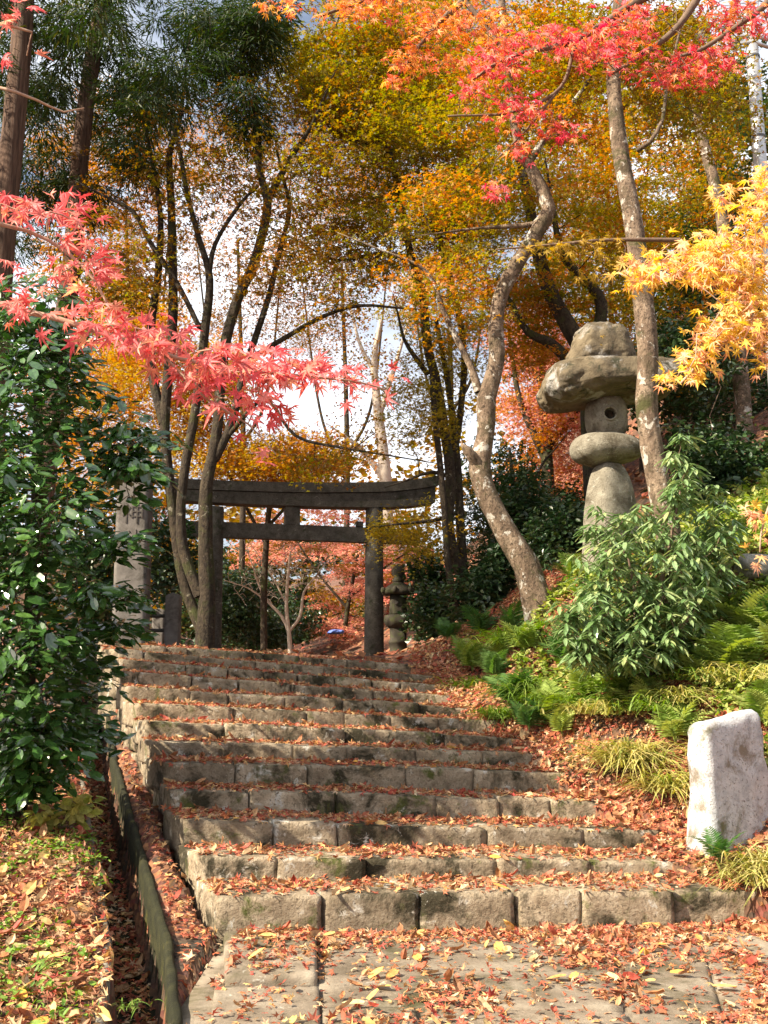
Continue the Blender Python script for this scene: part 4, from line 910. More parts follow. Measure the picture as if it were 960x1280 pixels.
def shrub(name, label, blobs, per, Rad, size, leaf, mat, seed, cat='shrub', group=None, single=0, stem='twig', tilt=.6, flat=.4, mats2=None):
    r = np.random.default_rng(seed); T = blob_pts(blobs, r, .5); c0 = T.mean(0); base = np.array([c0[0], c0[1], min(terr(c0[0], c0[1]), T[:, 2].min()-.05)])
    t = thing(name, base, label, cat, group)
    sk = [base+(T[i]-base)*np.array([.3, .3, .35]) for i in range(0, len(T), 6)]
    parts = []; SP = []; SR = []
    for s_ in sk:
        P, R = smooth_path([base+np.array([r.uniform(-.08, .08), r.uniform(-.08, .08), -.1]), (base+s_)/2+r.normal(size=3)*.04, s_], [.02, .014, .01], .1); parts.append(tube(P, R, 6)); SP.append(P); SR.append(R)
    tw = grow(np.vstack(SP), np.concatenate(SR), T, seed, .1, .01); parts += [tube(p, q, 5) for p, q in tw]
    V, Fc = join(parts); obj('stems', V, Fc, M[stem], t, kind='stuff')
    P, R, s = spray(T, per, Rad, size, seed+1, 'maple', flat, tilt); put_leaves(t, leaf, P, R, s, M[mat], single, seed=seed)
    return t
shrub('shrub', 'dark green bush filling the left of the torii opening', [(290, 765, 21, 38, 40, 1, 46), (330, 795, 22, 50, 20, 1, 30), (310, 740, 22, 40, 24, 1, 24), (360, 770, 24, 40, 24, 1, 24)], 90, .34, .09, 'kite', 'evergreen', 71)
shrub('shrub', 'blue-green bush right of the small stone lantern', [(550, 770, 14, 34, 36, .8, 36), (535, 720, 15.5, 24, 34, .6, 24)], 90, .26, .075, 'kite', 'evergreen', 72)
shrub('shrub', 'dark leafy bush at the foot of the twin-stemmed maple', [(600, 740, 12, 40, 34, .6, 34), (630, 700, 12.5, 34, 34, .6, 24)], 90, .22, .075, 'oval', 'evergreen', 73)
shrub('shrub', 'low dark bush in deep shade under the scarlet maple', [(700, 670, 11.6, 40, 34, .6, 34), (660, 640, 12.5, 40, 40, .6, 30)], 80, .24, .075, 'oval', 'evergreen', 74)
shrub('shrub', 'shaded evergreen bush beneath the lamp pole', [(900, 590, 11, 70, 60, .8, 50), (860, 440, 12.5, 60, 50, .8, 34)], 90, .28, .08, 'oval', 'evergreen', 75)
shrub('shrub', 'dark bush on the upper slope at the right edge, above the grey rock', [(940, 600, 10.6, 50, 50, .6, 44), (880, 640, 10.4, 50, 30, .5, 26)], 90, .26, .08, 'oval', 'evergreen', 77)
shrub('shrub', 'shadowy bush behind the inscribed pillar', [(120, 700, 13, 90, 100, .8, 60), (200, 700, 14, 40, 70, .6, 24)], 100, .3, .08, 'oval', 'evergreen', 76)

# blue sheet glimpsed far off
pb_ = pix(420, 790, 23.2); V, Fc = rock(pb_, (.17, .2, .05), 2.2, .4, 5, 10, 2.5, .2)
tag(obj('tarpaulin', V, Fc, M['blue'], loc=pb_), 'small blue sheet glimpsed beneath the coral pink maple', 'tarpaulin')

# ------------------------------------------------------------------ camellia, left
def camellia():
    r = np.random.default_rng(81)
    bl_ = [(30, 470, 6.4, 90, 90, .7, 105), (20, 620, 6.1, 95, 100, .7, 120), (25, 760, 6.2, 90, 90, .6, 105), (20, 880, 6.4, 85, 80, .5, 80), (165, 560, 6.3, 34, 30, .3, 12), (130, 540, 6.4, 50, 50, .4, 20),
           (140, 682, 6.1, 50, 14, .2, 16), (160, 588, 6.3, 44, 14, .2, 24), (165, 618, 6.3, 10, 10, .1, 3), (150, 745, 6.2, 34, 14, .2, 12), (150, 790, 6.4, 30, 16, .2, 10), (100, 620, 6.1, 30, 30, .3, 10), (100, 740, 6.0, 40, 24, .2, 14), (20, 400, 6.6, 80, 60, .8, 60), (90, 890, 7.0, 50, 80, .4, 50), (40, 940, 6.5, 70, 50, .3, 60), (20, 985, 6.7, 60, 20, .2, 24), (60, 420, 6.6, 60, 60, .5, 36), (180, 545, 6.3, 40, 10, .2, 8), (110, 810, 6.7, 26, 50, .3, 14), (-60, 700, 6.4, 80, 220, .9, 80)]
    T = blob_pts(bl_, r, .33); base = np.array([-2.45, 6.9, terr(-2.45, 6.9)])
    t = thing('camellia_bush', base, 'large glossy dark green camellia bush on the left, sunlit leaves', 'bush')
    tr, trr = smooth_path([base+(0, 0, -.2), base+(.05, -.1, .8), base+(.1, -.2, 1.8), base+(0, -.1, 3.0)], [.07, .06, .05, .03], .1)
    V, Fc = tube(tr, trr, 10, .1); obj('trunk', V, Fc, M['bark_dark'], t)
    tw = grow(tr, trr, T, 82, .1, .012); V, Fc = join([tube(p, q, 5) for p, q in tw]); obj('twigs', V, Fc, M['bark_dark'], t, kind='stuff')
    per = 9; n = len(T)*per; C = np.repeat(T, per, 0); a = np.tile(np.arange(per)*2.4, len(T))+r.normal(size=n)*.4; h = np.tile(np.arange(per)/per, len(T))
    q = .03+.09*(1-h); P = C+np.stack([q*np.cos(a), q*np.sin(a), h*.10-.05], -1)
    tip = np.stack([np.cos(a), np.sin(a), np.full(n, -.15)], -1)+r.normal(size=(n, 3))*.25; nr = np.stack([np.cos(a)*.35, np.sin(a)*.35, np.ones(n)], -1)+r.normal(size=(n, 3))*.25
    # leaves on the outside face the light
    nr += np.array([-.22, -.6, 0])*np.repeat(r.random(len(T)) < .6, per)[:, None]+np.array([-.05, -.15, 0]); s = r.uniform(.055, .125, n)*np.repeat(r.uniform(.8, 1.15, len(T)), per)
    put_leaves(t, 'oval', P, basis(nr, tip), s, M['camellia'], 300, seed=83)
camellia()

# ------------------------------------------------------------------ slender-leaved shrub, right
def lance_shrub():
    r = np.random.default_rng(91)
    bl_ = [(800, 720, 7.2, 90, 85, .6, 170), (760, 790, 7.0, 70, 60, .5, 90), (870, 660, 7.3, 60, 60, .4, 50), (850, 600, 7.3, 30, 50, .25, 18), (850, 760, 7.1, 60, 60, .4, 60), (900, 700, 7.3, 40, 50, .3, 26), (722, 780, 7.0, 36, 50, .3, 24), (855, 560, 7.2, 10, 20, .1, 4), (770, 660, 7.2, 40, 30, .3, 12)]
    bl_ = [(a, b, c+.65, d, e, f, int(g*1.0)) for a, b, c, d, e, f, g in bl_]+[(800, 815, 7.6, 70, 25, .3, 50), (745, 815, 7.7, 40, 25, .3, 24)]
    T = blob_pts(bl_, r, .33); base = pix(810, 860, 7.9); base[2] = terr(base[0], base[1])
    t = thing('slender_leaved_shrub', base, 'bushy bright green shrub with slender drooping leaves, before the straight maple', 'shrub')
    SP = []; SR = []; parts = []
    for k in range(12):
        g = T[r.integers(len(T))]; P, R = smooth_path([base+(r.uniform(-.1, .1), r.uniform(-.1, .1), -.1), base+(g-base)*.4+(0, 0, .1), base+(g-base)*.8], [.016, .012, .008], .1); SP.append(P); SR.append(R); parts.append(tube(P, R, 6))
    tw = grow(np.vstack(SP), np.concatenate(SR), T, 92, .08, .008); parts += [tube(p, q, 5) for p, q in tw]
    V, Fc = join(parts); obj('stems', V, Fc, M['twig'], t, kind='stuff')
    per = 10; n = len(T)*per; C = np.repeat(T, per, 0); a = np.tile(np.arange(per)*2.4, len(T))+r.normal(size=n)*.3; dr = np.repeat(r.uniform(.15, .65, len(T)), per)
    P = C+np.stack([.012*np.cos(a), .012*np.sin(a), np.tile(np.arange(per)*.006, len(T))], -1)
    tip = np.stack([np.cos(a), np.sin(a), .25-dr], -1)+r.normal(size=(n, 3))*.15; nr = np.stack([np.cos(a)*dr, np.sin(a)*dr, np.ones(n)], -1)+r.normal(size=(n, 3))*.15
    put_leaves(t, 'lance', P, basis(nr, tip), r.uniform(.08, .135, n), M['lance'], 300, seed=93)
lance_shrub()

# ------------------------------------------------------------------ near maple branches
HOST = [(-2.5, 1.7), (3.1, 3.3)]
for (hx, hy), lab, hr in zip(HOST, ('maple trunk beyond the left edge that carries the coral pink branch', 'maple trunk beyond the right edge that carries the golden branch'), (.09, .13)):
    g = terr(hx, hy); t = thing('maple_tree', (hx, hy, g), lab, 'tree')
    P, R = smooth_path([(hx-.05, hy, g-.4), (hx, hy, g+.8), (hx+.03, hy-.02, g+2.0), (hx-.02, hy, g+3.4), (hx, hy+.05, g+5.0)], [hr*1.3, hr, hr*.9, hr*.7, .02], .1)
    V, Fc = tube(P, R, 18, .15, 5); obj('trunk', V, Fc, M['bark_pale'], t)
def near_branch(name, label, stems, blobs, size, mat, seed, single, bark='twig_pale', face=(0, -.9, .55), dens=1):
    r = np.random.default_rng(seed); base = pix(*stems[0][0][:3]); t = thing(name, base, label, 'branch')
    SP = []; SR = []
    for i, st in enumerate(stems):
        P = np.array([pix(a, b, c) for a, b, c, _ in st]); R = np.array([q*c/F for _, _, c, q in st])
        if (st[0][0] < -5 or st[0][0] > 965 or st[0][1] < -50) and len(st) > 2 and not (name == 'maple_branch' and st[0][2] > 5):      # runs on to the trunk it grows from
            J = np.array([*HOST[0 if P[0][0] < 0 else 1], P[0][2]-.25]); P = np.vstack([J, (J+P[0])/2+np.array([0, 0, .06]), P]); R = np.concatenate([[R[0]*1.7+.008, R[0]*1.25+.002], R])
        P, R = smooth_path(P, R, .04)
        V, Fc = tube(P, R, 8, .05, seed); obj('stem', V, Fc, M[bark], t); SP.append(P); SR.append(R)
    # twigs first, leaves hang from them in pairs
    T = blob_pts([(*b[:6], int(b[6]*dens)) for b in blobs], r, .5); tips = T[::3]
    tw = grow(np.vstack(SP), np.concatenate(SR), tips, seed, .06, .006); tw = [(p, np.maximum(q*.55, .0011)) for p, q in tw]
    V, Fc = join([tube(p, q, 5) for p, q in tw]); obj('twigs', V, Fc, M[bark], t, kind='stuff')
    if mat == 'redor':
        uu, vv, _ = proj(T); T = T[~(((uu > 812) & (uu < 890) & (vv > 14) & (vv < 56)) | ((uu > 922) & (vv > 40)))]
    n = len(T); A = np.vstack(SP+[p for p, q in tw]); near = np.array([A[np.argmin(np.linalg.norm(A-x, axis=1))] for x in T])
    # pull leaves towards their twig so that petioles reach it
    d = T-near; L = np.linalg.norm(d, axis=1, keepdims=True); P = near+d/np.maximum(L, 1e-6)*np.minimum(L, size*.9)
    P = near + (P-near)
    P += r.normal(size=P.shape)*size*.35
    tip = (P-near)/np.maximum(np.linalg.norm(P-near, axis=1, keepdims=True), 1e-6)+np.array([.3, -.1, -.55])+r.normal(size=(n, 3))*.45
    nr = np.array(face)+r.normal(size=(n, 3))*.42
    s = size*1.15*r.uniform(.65, 1.2, n)
    B = basis(nr, tip); q = r.random(n); s = s*np.where(r.random(n) < .25, .65, 1)
    for k, (a, b, tm) in enumerate(((0, .4, 'maple7'), (.4, .7, 'maple7fold'), (.7, 1.01, 'maple7droop'))):
        m = (q >= a) & (q < b); put_leaves(t, tm, P[m], B[m], s[m], M[mat], single//3, seed=seed+1+k, rest='small_leaves')
    return t
near_branch('maple_branch', 'coral pink maple branch reaching across from the left over the glossy bush',
    [[(-120, 330, 2.3, 7), (0, 380, 2.3, 4.5), (70, 398, 2.3, 4), (140, 420, 2.3, 3.5), (220, 447, 2.35, 3), (300, 462, 2.4, 2.5), (380, 470, 2.5, 2), (450, 478, 2.6, 1.5), (490, 490, 2.65, 1)],
     [(-120, 260, 2.2, 5), (0, 280, 2.25, 3), (60, 300, 2.3, 2.5), (110, 340, 2.3, 2), (140, 390, 2.3, 1.5)], [(200, 440, 2.35, 2), (260, 500, 2.35, 1.6), (310, 530, 2.4, 1.2), (345, 568, 2.4, .8)]],
    [(30, 262, 2.25, 50, 16, .12, 20), (85, 270, 2.25, 45, 26, .12, 22), (110, 330, 2.3, 40, 36, .12, 30), (125, 380, 2.3, 28, 30, .1, 14), (25, 383, 2.25, 45, 14, .12, 14), (110, 410, 2.3, 45, 18, .12, 18), (190, 425, 2.3, 55, 26, .15, 44), (260, 455, 2.35, 60, 30, .15, 56), (330, 465, 2.4, 50, 28, .15, 44), (300, 505, 2.4, 45, 22, .12, 22),
     (390, 465, 2.5, 45, 26, .15, 20), (440, 480, 2.6, 40, 22, .12, 12), (490, 480, 2.6, 14, 8, .05, 3), (345, 572, 2.4, 5, 3, .02, 2), (240, 480, 2.35, 40, 20, .1, 14), (350, 520, 2.45, 35, 12, .1, 9), (20, 345, 2.3, 25, 10, .1, 5)],
    .057, 'pink', 101, 300, dens=1.25)
near_branch('maple_branch', 'small red maple spray in the upper left corner before the cedar trunk',
    [[(-80, 20, 2.6, 4), (0, 30, 2.6, 2.5), (40, 40, 2.6, 1.5)], [(-80, 90, 2.7, 3), (20, 115, 2.7, 2), (80, 140, 2.8, 1.2), (105, 135, 2.8, .8)]],
    [(20, 20, 2.6, 24, 18, .08, 9), (30, 70, 2.65, 10, 6, .05, 3), (2, 38, 2.6, 8, 6, .05, 3)], .055, 'pink', 105, 16)
near_branch('maple_branch', 'golden maple branch with pinkish tips entering from the right before the straight maple',
    [[(1080, 330, 3.0, 9), (980, 330, 3.0, 6), (900, 330, 3.0, 4.5), (840, 345, 3.0, 3.5), (790, 352, 3.0, 2)], [(1080, 380, 3.0, 7), (960, 400, 3.0, 4), (900, 430, 3.0, 3), (850, 480, 3.0, 1.6)], [(1080, 250, 3.1, 6), (980, 260, 3.1, 4), (930, 260, 3.1, 2.5), (900, 250, 3.1, 1.5)]],
    [(800, 342, 3.0, 34, 12, .12, 26), (850, 330, 3.0, 60, 26, .2, 70), (910, 330, 3.0, 60, 50, .25, 150), (940, 390, 3.0, 50, 50, .25, 110), (900, 420, 3.0, 40, 24, .15, 44), (870, 455, 3.0, 26, 22, .1, 30), (955, 270, 3.1, 40, 50, .2, 60), (905, 245, 3.1, 18, 14, .08, 10), (985, 430, 3.0, 40, 60, .2, 50), (835, 475, 3.0, 14, 8, .06, 7), (800, 352, 3.0, 26, 8, .08, 10), (950, 230, 3.1, 16, 24, .1, 16)],
    .051, 'yelpink', 111, 300, dens=2.2)
near_branch('maple_branch', 'faded orange maple sprig hanging at the right side beside the slender-leaved shrub',
    [[(1060, 560, 3.2, 5), (985, 600, 3.2, 3), (955, 650, 3.2, 1.5), (950, 690, 3.2, 1)]],
    [(955, 640, 3.2, 16, 40, .1, 22), (950, 690, 3.2, 10, 14, .05, 6)], .06, 'yelpink', 115, 28)
near_branch('maple_branch', 'red and orange maple branch arching across the top right, before the lamp head',
    [[(1000, -120, 4.2, 14), (900, -50, 4.2, 9), (800, 0, 4.2, 6), (720, 50, 4.2, 4), (640, 70, 4.2, 3), (590, 100, 4.2, 2)], [(900, -50, 4.2, 7), (850, 30, 4.2, 5), (800, 70, 4.2, 3.5), (760, 95, 4.2, 2)], [(1000, -20, 4.2, 6), (940, 20, 4.2, 4), (880, 60, 4.2, 3), (850, 70, 4.2, 2)], [(720, 50, 4.2, 3), (700, 110, 4.2, 2.5), (640, 140, 4.2, 2), (560, 145, 4.2, 1.2)], [(700, 110, 4.2, 2), (660, 160, 4.2, 1.6), (620, 200, 4.2, 1)]],
    [(760, 60, 4.2, 60, 34, .3, 90), (690, 50, 4.2, 70, 20, .3, 60), (620, 80, 4.2, 45, 24, .25, 50), (800, 25, 4.2, 60, 24, .3, 60), (880, 70, 4.3, 60, 34, .3, 80), (930, 20, 4.3, 60, 26, .3, 60), (650, 140, 4.2, 50, 24, .2, 34), (700, 165, 4.2, 34, 14, .15, 18), (650, 185, 4.2, 22, 14, .15, 12), (615, 240, 4.25, 18, 14, .1, 7), (840, 95, 4.3, 60, 18, .2, 36), (590, 110, 4.2, 22, 20, .15, 14)],
    .052, 'redor', 121, 300, bark='twig', dens=3.2)
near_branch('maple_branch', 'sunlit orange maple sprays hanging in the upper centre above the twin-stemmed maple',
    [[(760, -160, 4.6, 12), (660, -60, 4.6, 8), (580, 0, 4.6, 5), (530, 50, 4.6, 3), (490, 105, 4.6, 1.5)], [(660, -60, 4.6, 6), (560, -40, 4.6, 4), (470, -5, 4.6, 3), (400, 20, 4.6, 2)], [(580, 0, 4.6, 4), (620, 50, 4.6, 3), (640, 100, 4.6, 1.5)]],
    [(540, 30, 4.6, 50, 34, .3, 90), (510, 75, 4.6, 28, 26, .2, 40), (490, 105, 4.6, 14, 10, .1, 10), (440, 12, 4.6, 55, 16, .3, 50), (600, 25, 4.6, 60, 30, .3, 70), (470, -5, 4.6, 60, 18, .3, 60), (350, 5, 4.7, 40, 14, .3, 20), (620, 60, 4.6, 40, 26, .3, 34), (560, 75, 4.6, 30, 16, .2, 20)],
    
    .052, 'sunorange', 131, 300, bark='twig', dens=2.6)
near_branch('maple_branch', 'thin level maple twig with ochre leaves crossing the leaning maple',
    [[(850, 300, 5.5, 3), (760, 300, 5.5, 2.4), (690, 306, 5.5, 1.8), (620, 312, 5.5, 1)]],
    [(690, 308, 5.5, 60, 9, .15, 46), (755, 318, 5.5, 30, 22, .15, 24), (735, 345, 5.5, 20, 12, .1, 10), (745, 300, 5.5, 30, 8, .1, 14)], .062, 'yellow', 141, 90, bark='twig', dens=1.3)

# ------------------------------------------------------------------ bank plants: ferns, sedge, grass
def frond_mesh(L=.5, W=.16, n=16, arch=.5, seed=0):
    parts = []; t = np.linspace(0, 1, 9); P = np.stack([0*t, L*t*(1-.12*arch*t), L*(arch*.9*t-arch*1.0*t*t)], -1); parts.append(tube(P, .0035*(1-t)+.0008, 4))
    V0, T0 = blade(.085, 2, .2, .02); r = np.random.default_rng(seed)
    for i in range(n):
        f = .14+.84*i/n; c = np.array([np.interp(f, t, P[:, k]) for k in range(3)]); wl = W*math.sin(PI*min(1, .2+f*.8))**.8*(1.05-f*.35)
        for s_ in (-1, 1):
            tip = np.array([[s_, .42+.2*f, -.12+r.normal()*.06]]); R = basis(np.array([[0, 0, 1.0]])+r.normal(size=(1, 3))*.08, tip)
            parts.append((V0@R[0].T*wl+c, T0))
    return join(parts)
fmesh = []
for k in range(3):
    V, Fc = frond_mesh(.5, .19, 16, .5+.15*k, k); fmesh.append((V, Fc))
def fern(u, v, Z, nf, size, mat, label, seed, lean=(0, -.3)):
    if u > 680 and v > 760 and Z < 8: Z += .65; size *= 1.15
    r = random.Random(seed); p = pix(u, v, Z); p[2] = min(p[2], terr(p[0], p[1])+.05) if abs(terr(p[0], p[1])-p[2]) < 1.2 else p[2]
    t = thing('fern', p, label, 'fern')
    for k in range(nf):
        me = FM[(k+seed) % 3][mat]; o = bpy.data.objects.new('frond', me); COL.objects.link(o); o.parent = t
        a = 2*PI*k/nf+r.uniform(-.3, .3); s = size/.5*r.uniform(.75, 1.2)
        o.rotation_euler = (r.uniform(.5, 1.15), r.uniform(-.2, .2), a); o.scale = (s, s, s)
FM = []
for V, Fc in fmesh:
    d = {}
    for mt in ('fern', 'fern_dark'):
        me = mesh_np('frond', V, Fc); me.materials.append(M[mt]); d[mt] = me
    FM.append(d)
ferns = [(590, 815, 10.2, 8, .34, 'fern', 'light fern at the narrow top end of the leaf bank'), (620, 775, 10.0, 9, .4, 'fern', 'arching green fern left of the leaning maple foot'), (655, 775, 9.3, 9, .4, 'fern', 'fern fanning out before the leaning maple base'),
         (730, 850, 8.3, 9, .34, 'fern', 'bright small fern below the left part of the shrub'), (760, 900, 8.0, 8, .3, 'fern', 'yellow-green fern above the big straw sedge'), (810, 890, 7.0, 8, .32, 'fern', 'fern spreading above the sedge clumps'), (880, 860, 7.0, 9, .36, 'fern', 'broad pale fern between the shrub and the marker stone'),
         (925, 840, 6.9, 9, .38, 'fern', 'pale fern high behind the marker stone'), (960, 800, 7.2, 9, .4, 'fern', 'pale arching fern at the edge of the bank'), (900, 780, 7.5, 8, .36, 'fern', 'fern leaning out of the shrub\'s right side'), (680, 870, 8.4, 7, .28, 'fern_dark', 'low dark fern among fallen leaves on the bank'), (950, 740, 7.9, 8, .4, 'fern_dark', 'dark fern below the grey rock'), (545, 822, 11.6, 7, .26, 'fern_dark', 'tiny dark fern at the foot of the small stone lantern'),
         (842, 875, 6.6, 8, .34, 'fern', 'bright fern directly left of the marker stone top'), (905, 830, 6.9, 9, .4, 'fern', 'large pale fern above the marker stone'), (935, 770, 7.2, 8, .4, 'fern', 'tall yellow-green fern right of the slender-leaved shrub'),
         (955, 870, 6.3, 8, .34, 'fern', 'fern right behind the marker stone'), (690, 800, 8.4, 8, .36, 'fern', 'pale fern at the left foot of the slender-leaved shrub'), (700, 830, 8.1, 6, .28, 'fern', 'small light fern below the shrub, above the leaf bank'),
         (640, 820, 8.9, 9, .4, 'fern_dark', 'drooping dark fern at the edge of the leaf-covered bank'), (615, 800, 9.4, 8, .36, 'fern_dark', 'dark green fern under the leaning maple'), (580, 790, 10.4, 8, .36, 'fern', 'green fern near the top of the stairs'),
         (600, 765, 10.8, 8, .38, 'fern_dark', 'shaded fern left of the leaning maple base'), (560, 800, 11.2, 7, .3, 'fern_dark', 'small fern beside the small stone lantern'), (700, 770, 9.0, 8, .36, 'fern_dark', 'fern tucked between the leaning maple and the slender-leaved shrub'),
         (715, 690, 9.8, 8, .34, 'fern', 'fern at the foot of the boulder lantern'), (660, 850, 8.4, 7, .3, 'fern_dark', 'dark fern hanging over the fallen leaves'), (898, 1045, 5.45, 4, .2, 'fern_dark', 'small dark fern against the foot of the marker stone'),
         (780, 860, 7.3, 7, .28, 'fern', 'low fern under the slender-leaved shrub'), (860, 790, 7.3, 7, .34, 'fern', 'light fern at the right foot of the slender-leaved shrub'), (640, 740, 10.4, 7, .34, 'fern_dark', 'shaded fern behind the leaning maple trunk'), (985, 820, 6.8, 8, .4, 'fern', 'bright fern at the far right of the bank')]
for i, (u, v, Z, nf, sz_, mt, lab) in enumerate(ferns): fern(u, v, Z, nf, sz_, mt, lab, i)
def tuft(u, v, Z, n, L, mat, label, seed, name='grass_tuft', spread=.12, droop=.8, wid=.006, cat='grass tuft', only=None):
    if u > 680 and v > 780 and Z < 8: Z += .68; L *= 1.1
    r = np.random.default_rng(seed); p = pix(u, v, Z) if only is None else only; p = np.array(p); g = terr(p[0], p[1])
    if abs(g-p[2]) < .6: p[2] = g
    t = thing(name, p, label, cat); parts = []; tint = []
    for k in range(n):
        a = r.uniform(0, 2*PI); l = L*r.uniform(.55, 1.15); el = r.uniform(.5, 1.3); b = p+np.array([r.normal()*spread*.5, r.normal()*spread*.5, -.02])
        s = np.linspace(0, 1, 6); hx = l*s*math.cos(el)+l*.35*s*s; hz = l*s*math.sin(el)-l*droop*s**2.4*.8
        P = b+np.stack([hx*math.cos(a), hx*math.sin(a), hz], -1); wd = wid*(1-s**2)+.0006; side = np.array([-math.sin(a), math.cos(a), 0.2])
        V = np.concatenate([P-side*wd[:, None], P+side*wd[:, None]]); i = np.arange(5)
        parts.append((V, np.stack([i, i+1, i+7, i+6], -1))); tint += [r.random()]*12
    V, Fc = join(parts); obj('blades', V, Fc, M[mat], t, tint=tint, kind='stuff')
tuft(795, 935, 6.75, 700, .42, 'grass', 'big straw-yellow sedge clump left of the marker stone', 1, 'sedge_clump', .22, cat='sedge')
tuft(835, 965, 6.35, 350, .34, 'grass', 'smaller straw sedge against the left side of the marker stone', 2, 'sedge_clump', .16, cat='sedge')
tuft(660, 800, 9.0, 500, .45, 'grassg', 'arching green sedge below the leaning maple', 3, 'sedge_clump', .2, cat='sedge')
tuft(625, 845, 8.9, 260, .3, 'grassg', 'small green sedge hanging over the leaf-covered bank', 4, 'sedge_clump', .15, cat='sedge')
tuft(965, 1010, 5.35, 450, .4, 'grass', 'pale dry sedge right of the marker stone', 5, 'sedge_clump', .2, cat='sedge')
tuft(735, 880, 7.6, 200, .26, 'grassg', 'broad-bladed grass below the slender-leaved shrub', 6, 'grass_tuft', .22, wid=.009)
tuft(775, 870, 7.4, 160, .26, 'grassg', 'bright grass under the right half of the shrub', 7, 'grass_tuft', .2, wid=.009)
tuft(900, 895, 6.35, 220, .26, 'grass', 'pale grass behind the top of the marker stone', 8, 'grass_tuft', .25)
tuft(700, 905, 7.8, 100, .18, 'grassg', 'small grass tuft on the leaf-covered bank', 9, 'grass_tuft', .2)
tuft(870, 840, 7.0, 200, .25, 'grassg', 'green grass between the two palest ferns', 10, 'grass_tuft', .25)
tuft(690, 840, 8.7, 420, .34, 'grassg', 'green sedge between two ferns on the upper leaf bank', 15, 'sedge_clump', .25, cat='sedge')
tuft(760, 915, 7.3, 320, .26, 'grass', 'yellowed grass above the straw-yellow sedge', 16, 'grass_tuft', .3)
tuft(820, 905, 7.0, 380, .3, 'grassg', 'fresh grass above the smaller straw sedge', 17, 'grass_tuft', .3)
tuft(930, 860, 6.8, 420, .32, 'grass', 'long pale grass among ferns behind the marker stone', 18, 'grass_tuft', .3)
tuft(600, 800, 10, 300, .3, 'grassg', 'grass fringe at the top of the leaf bank', 19, 'grass_tuft', .3)
tuft(650, 770, 9.6, 420, .42, 'grassg', 'tall arching grass in front of the leaning maple', 22, 'grass_tuft', .28)
tuft(860, 900, 6.85, 300, .3, 'grass', 'straw grass touching the left edge of the marker stone', 23, 'grass_tuft', .2)
tuft(60, 1230, 4.35, 60, .16, 'grassg', 'sparse green grass tuft in the leaves, lower left', 11, 'grass_tuft', .1, wid=.004)
tuft(35, 1190, 4.6, 40, .2, 'grassg', 'few long green blades left of the gutter', 12, 'grass_tuft', .08, wid=.005)
tuft(165, 1235, 4.35, 30, .07, 'grassg', 'tiny grass tuft by the gutter curb', 13, 'grass_tuft', .05, wid=.003)
tuft(940, 1060, 5.3, 160, .22, 'grass', 'short yellow grass in front of the marker stone', 14, 'grass_tuft', .18)

# ground cover on the bank and low weeds
def ground_pts(n, x0, x1, y0, y1, seed, cond=None):
    r = np.random.default_rng(seed); X = r.uniform(x0, x1, n); Y = r.uniform(y0, y1, n)
    if cond is not None: k = cond(X, Y, r); X, Y = X[k], Y[k]
    return X, Y
_parts = [(v, f) for v, f in GROUND]; GV, GF = join(_parts)
bvh = BVHTree.FromPolygons(GV.tolist(), [tuple(int(i) for i in f) for g in GF for f in g])
def drop(X, Y, zmax=6):
    P = []; N = []; ok = []
    for i, (x, y) in enumerate(zip(X, Y)):
        h = bvh.ray_cast(Vector((float(x), float(y), zmax)), Vector((0, 0, -1)))
        if h[0] is not None and h[1].z > .25: P.append(h[0][:]); N.append(h[1][:]); ok.append(i)
        elif h[0] is not None: P.append((0, -50, 0)); N.append((0, 0, 1))
    P = np.array(P); N = np.array(N); k = P[:, 1] > -40
    return P[k], N[k]
def patch(X, Y, s, seed):  # soft 0..1 patchiness
    return .5+.5*vnoise(np.stack([X, Y, 0*X], -1), s, seed)
LEAF['curled'] = (LEAF['maple5'][0]*np.array([1, 1, 1])+np.array([0, 0, 1])*(LEAF['maple5'][0][:, :1]**2*.9), LEAF['maple5'][1])
LEAF['curlover'] = (blade(.26, 3, -.35, .16)[0]-np.array([0, .4, 0]), blade(.26, 3, -.35, .16)[1])
def litter(name, X, Y, tmpl, size, mat, seed, lift=.012, curl=.35):
    if tmpl == 'maple5':
        q = np.random.default_rng(seed+7).random(len(X)); nm = name.replace('leaves', '')
        litter(nm+'curled_leaves', X[q > .8], Y[q > .8], 'curled', size*1.15, mat, seed+50, lift*1.3, .7); k = (q < .8) & (q > .75); litter(nm+'brown_leaves', X[k], Y[k], 'curlover', size*1.2, 'fallen_brown', seed+60, lift*1.3, .5); X, Y = X[q < .75], Y[q < .75]
    r = np.random.default_rng(seed); P, N = drop(X, Y); n = len(P)
    P = P+np.array([0, 0, 1])*(r.random(n)*lift+.004)[:, None]
    tip = r.normal(size=(n, 3)); R = basis(N+r.normal(size=(n, 3))*curl, tip); s = size*r.uniform(.5, 1.4, n)
    V, T, m = scatter(tmpl, P, R, s); o = obj(name, V, T, M[mat], tint=np.repeat(r.random(n), m), smooth=False); tag(o, kind='stuff')
def c_stairs(X, Y, r):
    i, z, wv = stair_info(X, Y); d = np.zeros(len(X))
    on = (wv > 0) & (wv < 1.02) & (i >= 0)
    # leaves gather at the back of each tread
    wc = np.clip(wv, 0, 1); back = np.full(len(X), 9.0)
    for k in range(NS):
        yk = PLx[k+1, 1]+(PRx[k+1, 1]-PLx[k+1, 1])*wc; m = (i == k); back[m] = (yk-Y)[m]
    p = np.where(back < .24, 1, np.where(back < .36, .6, .16))
    p *= np.clip(.1+1.9*patch(X, Y, 3.4, 3), .45, 1)
    p = np.where((i >= 5) & (back > .2), p*.35, p)
    return on & (r.random(len(X)) < p)
X, Y = ground_pts(60000, -3.2, 2.2, 5.4, 11.2, 11, c_stairs); litter('fallen_leaves', X, Y, 'maple5', .05, 'fallen', 201)
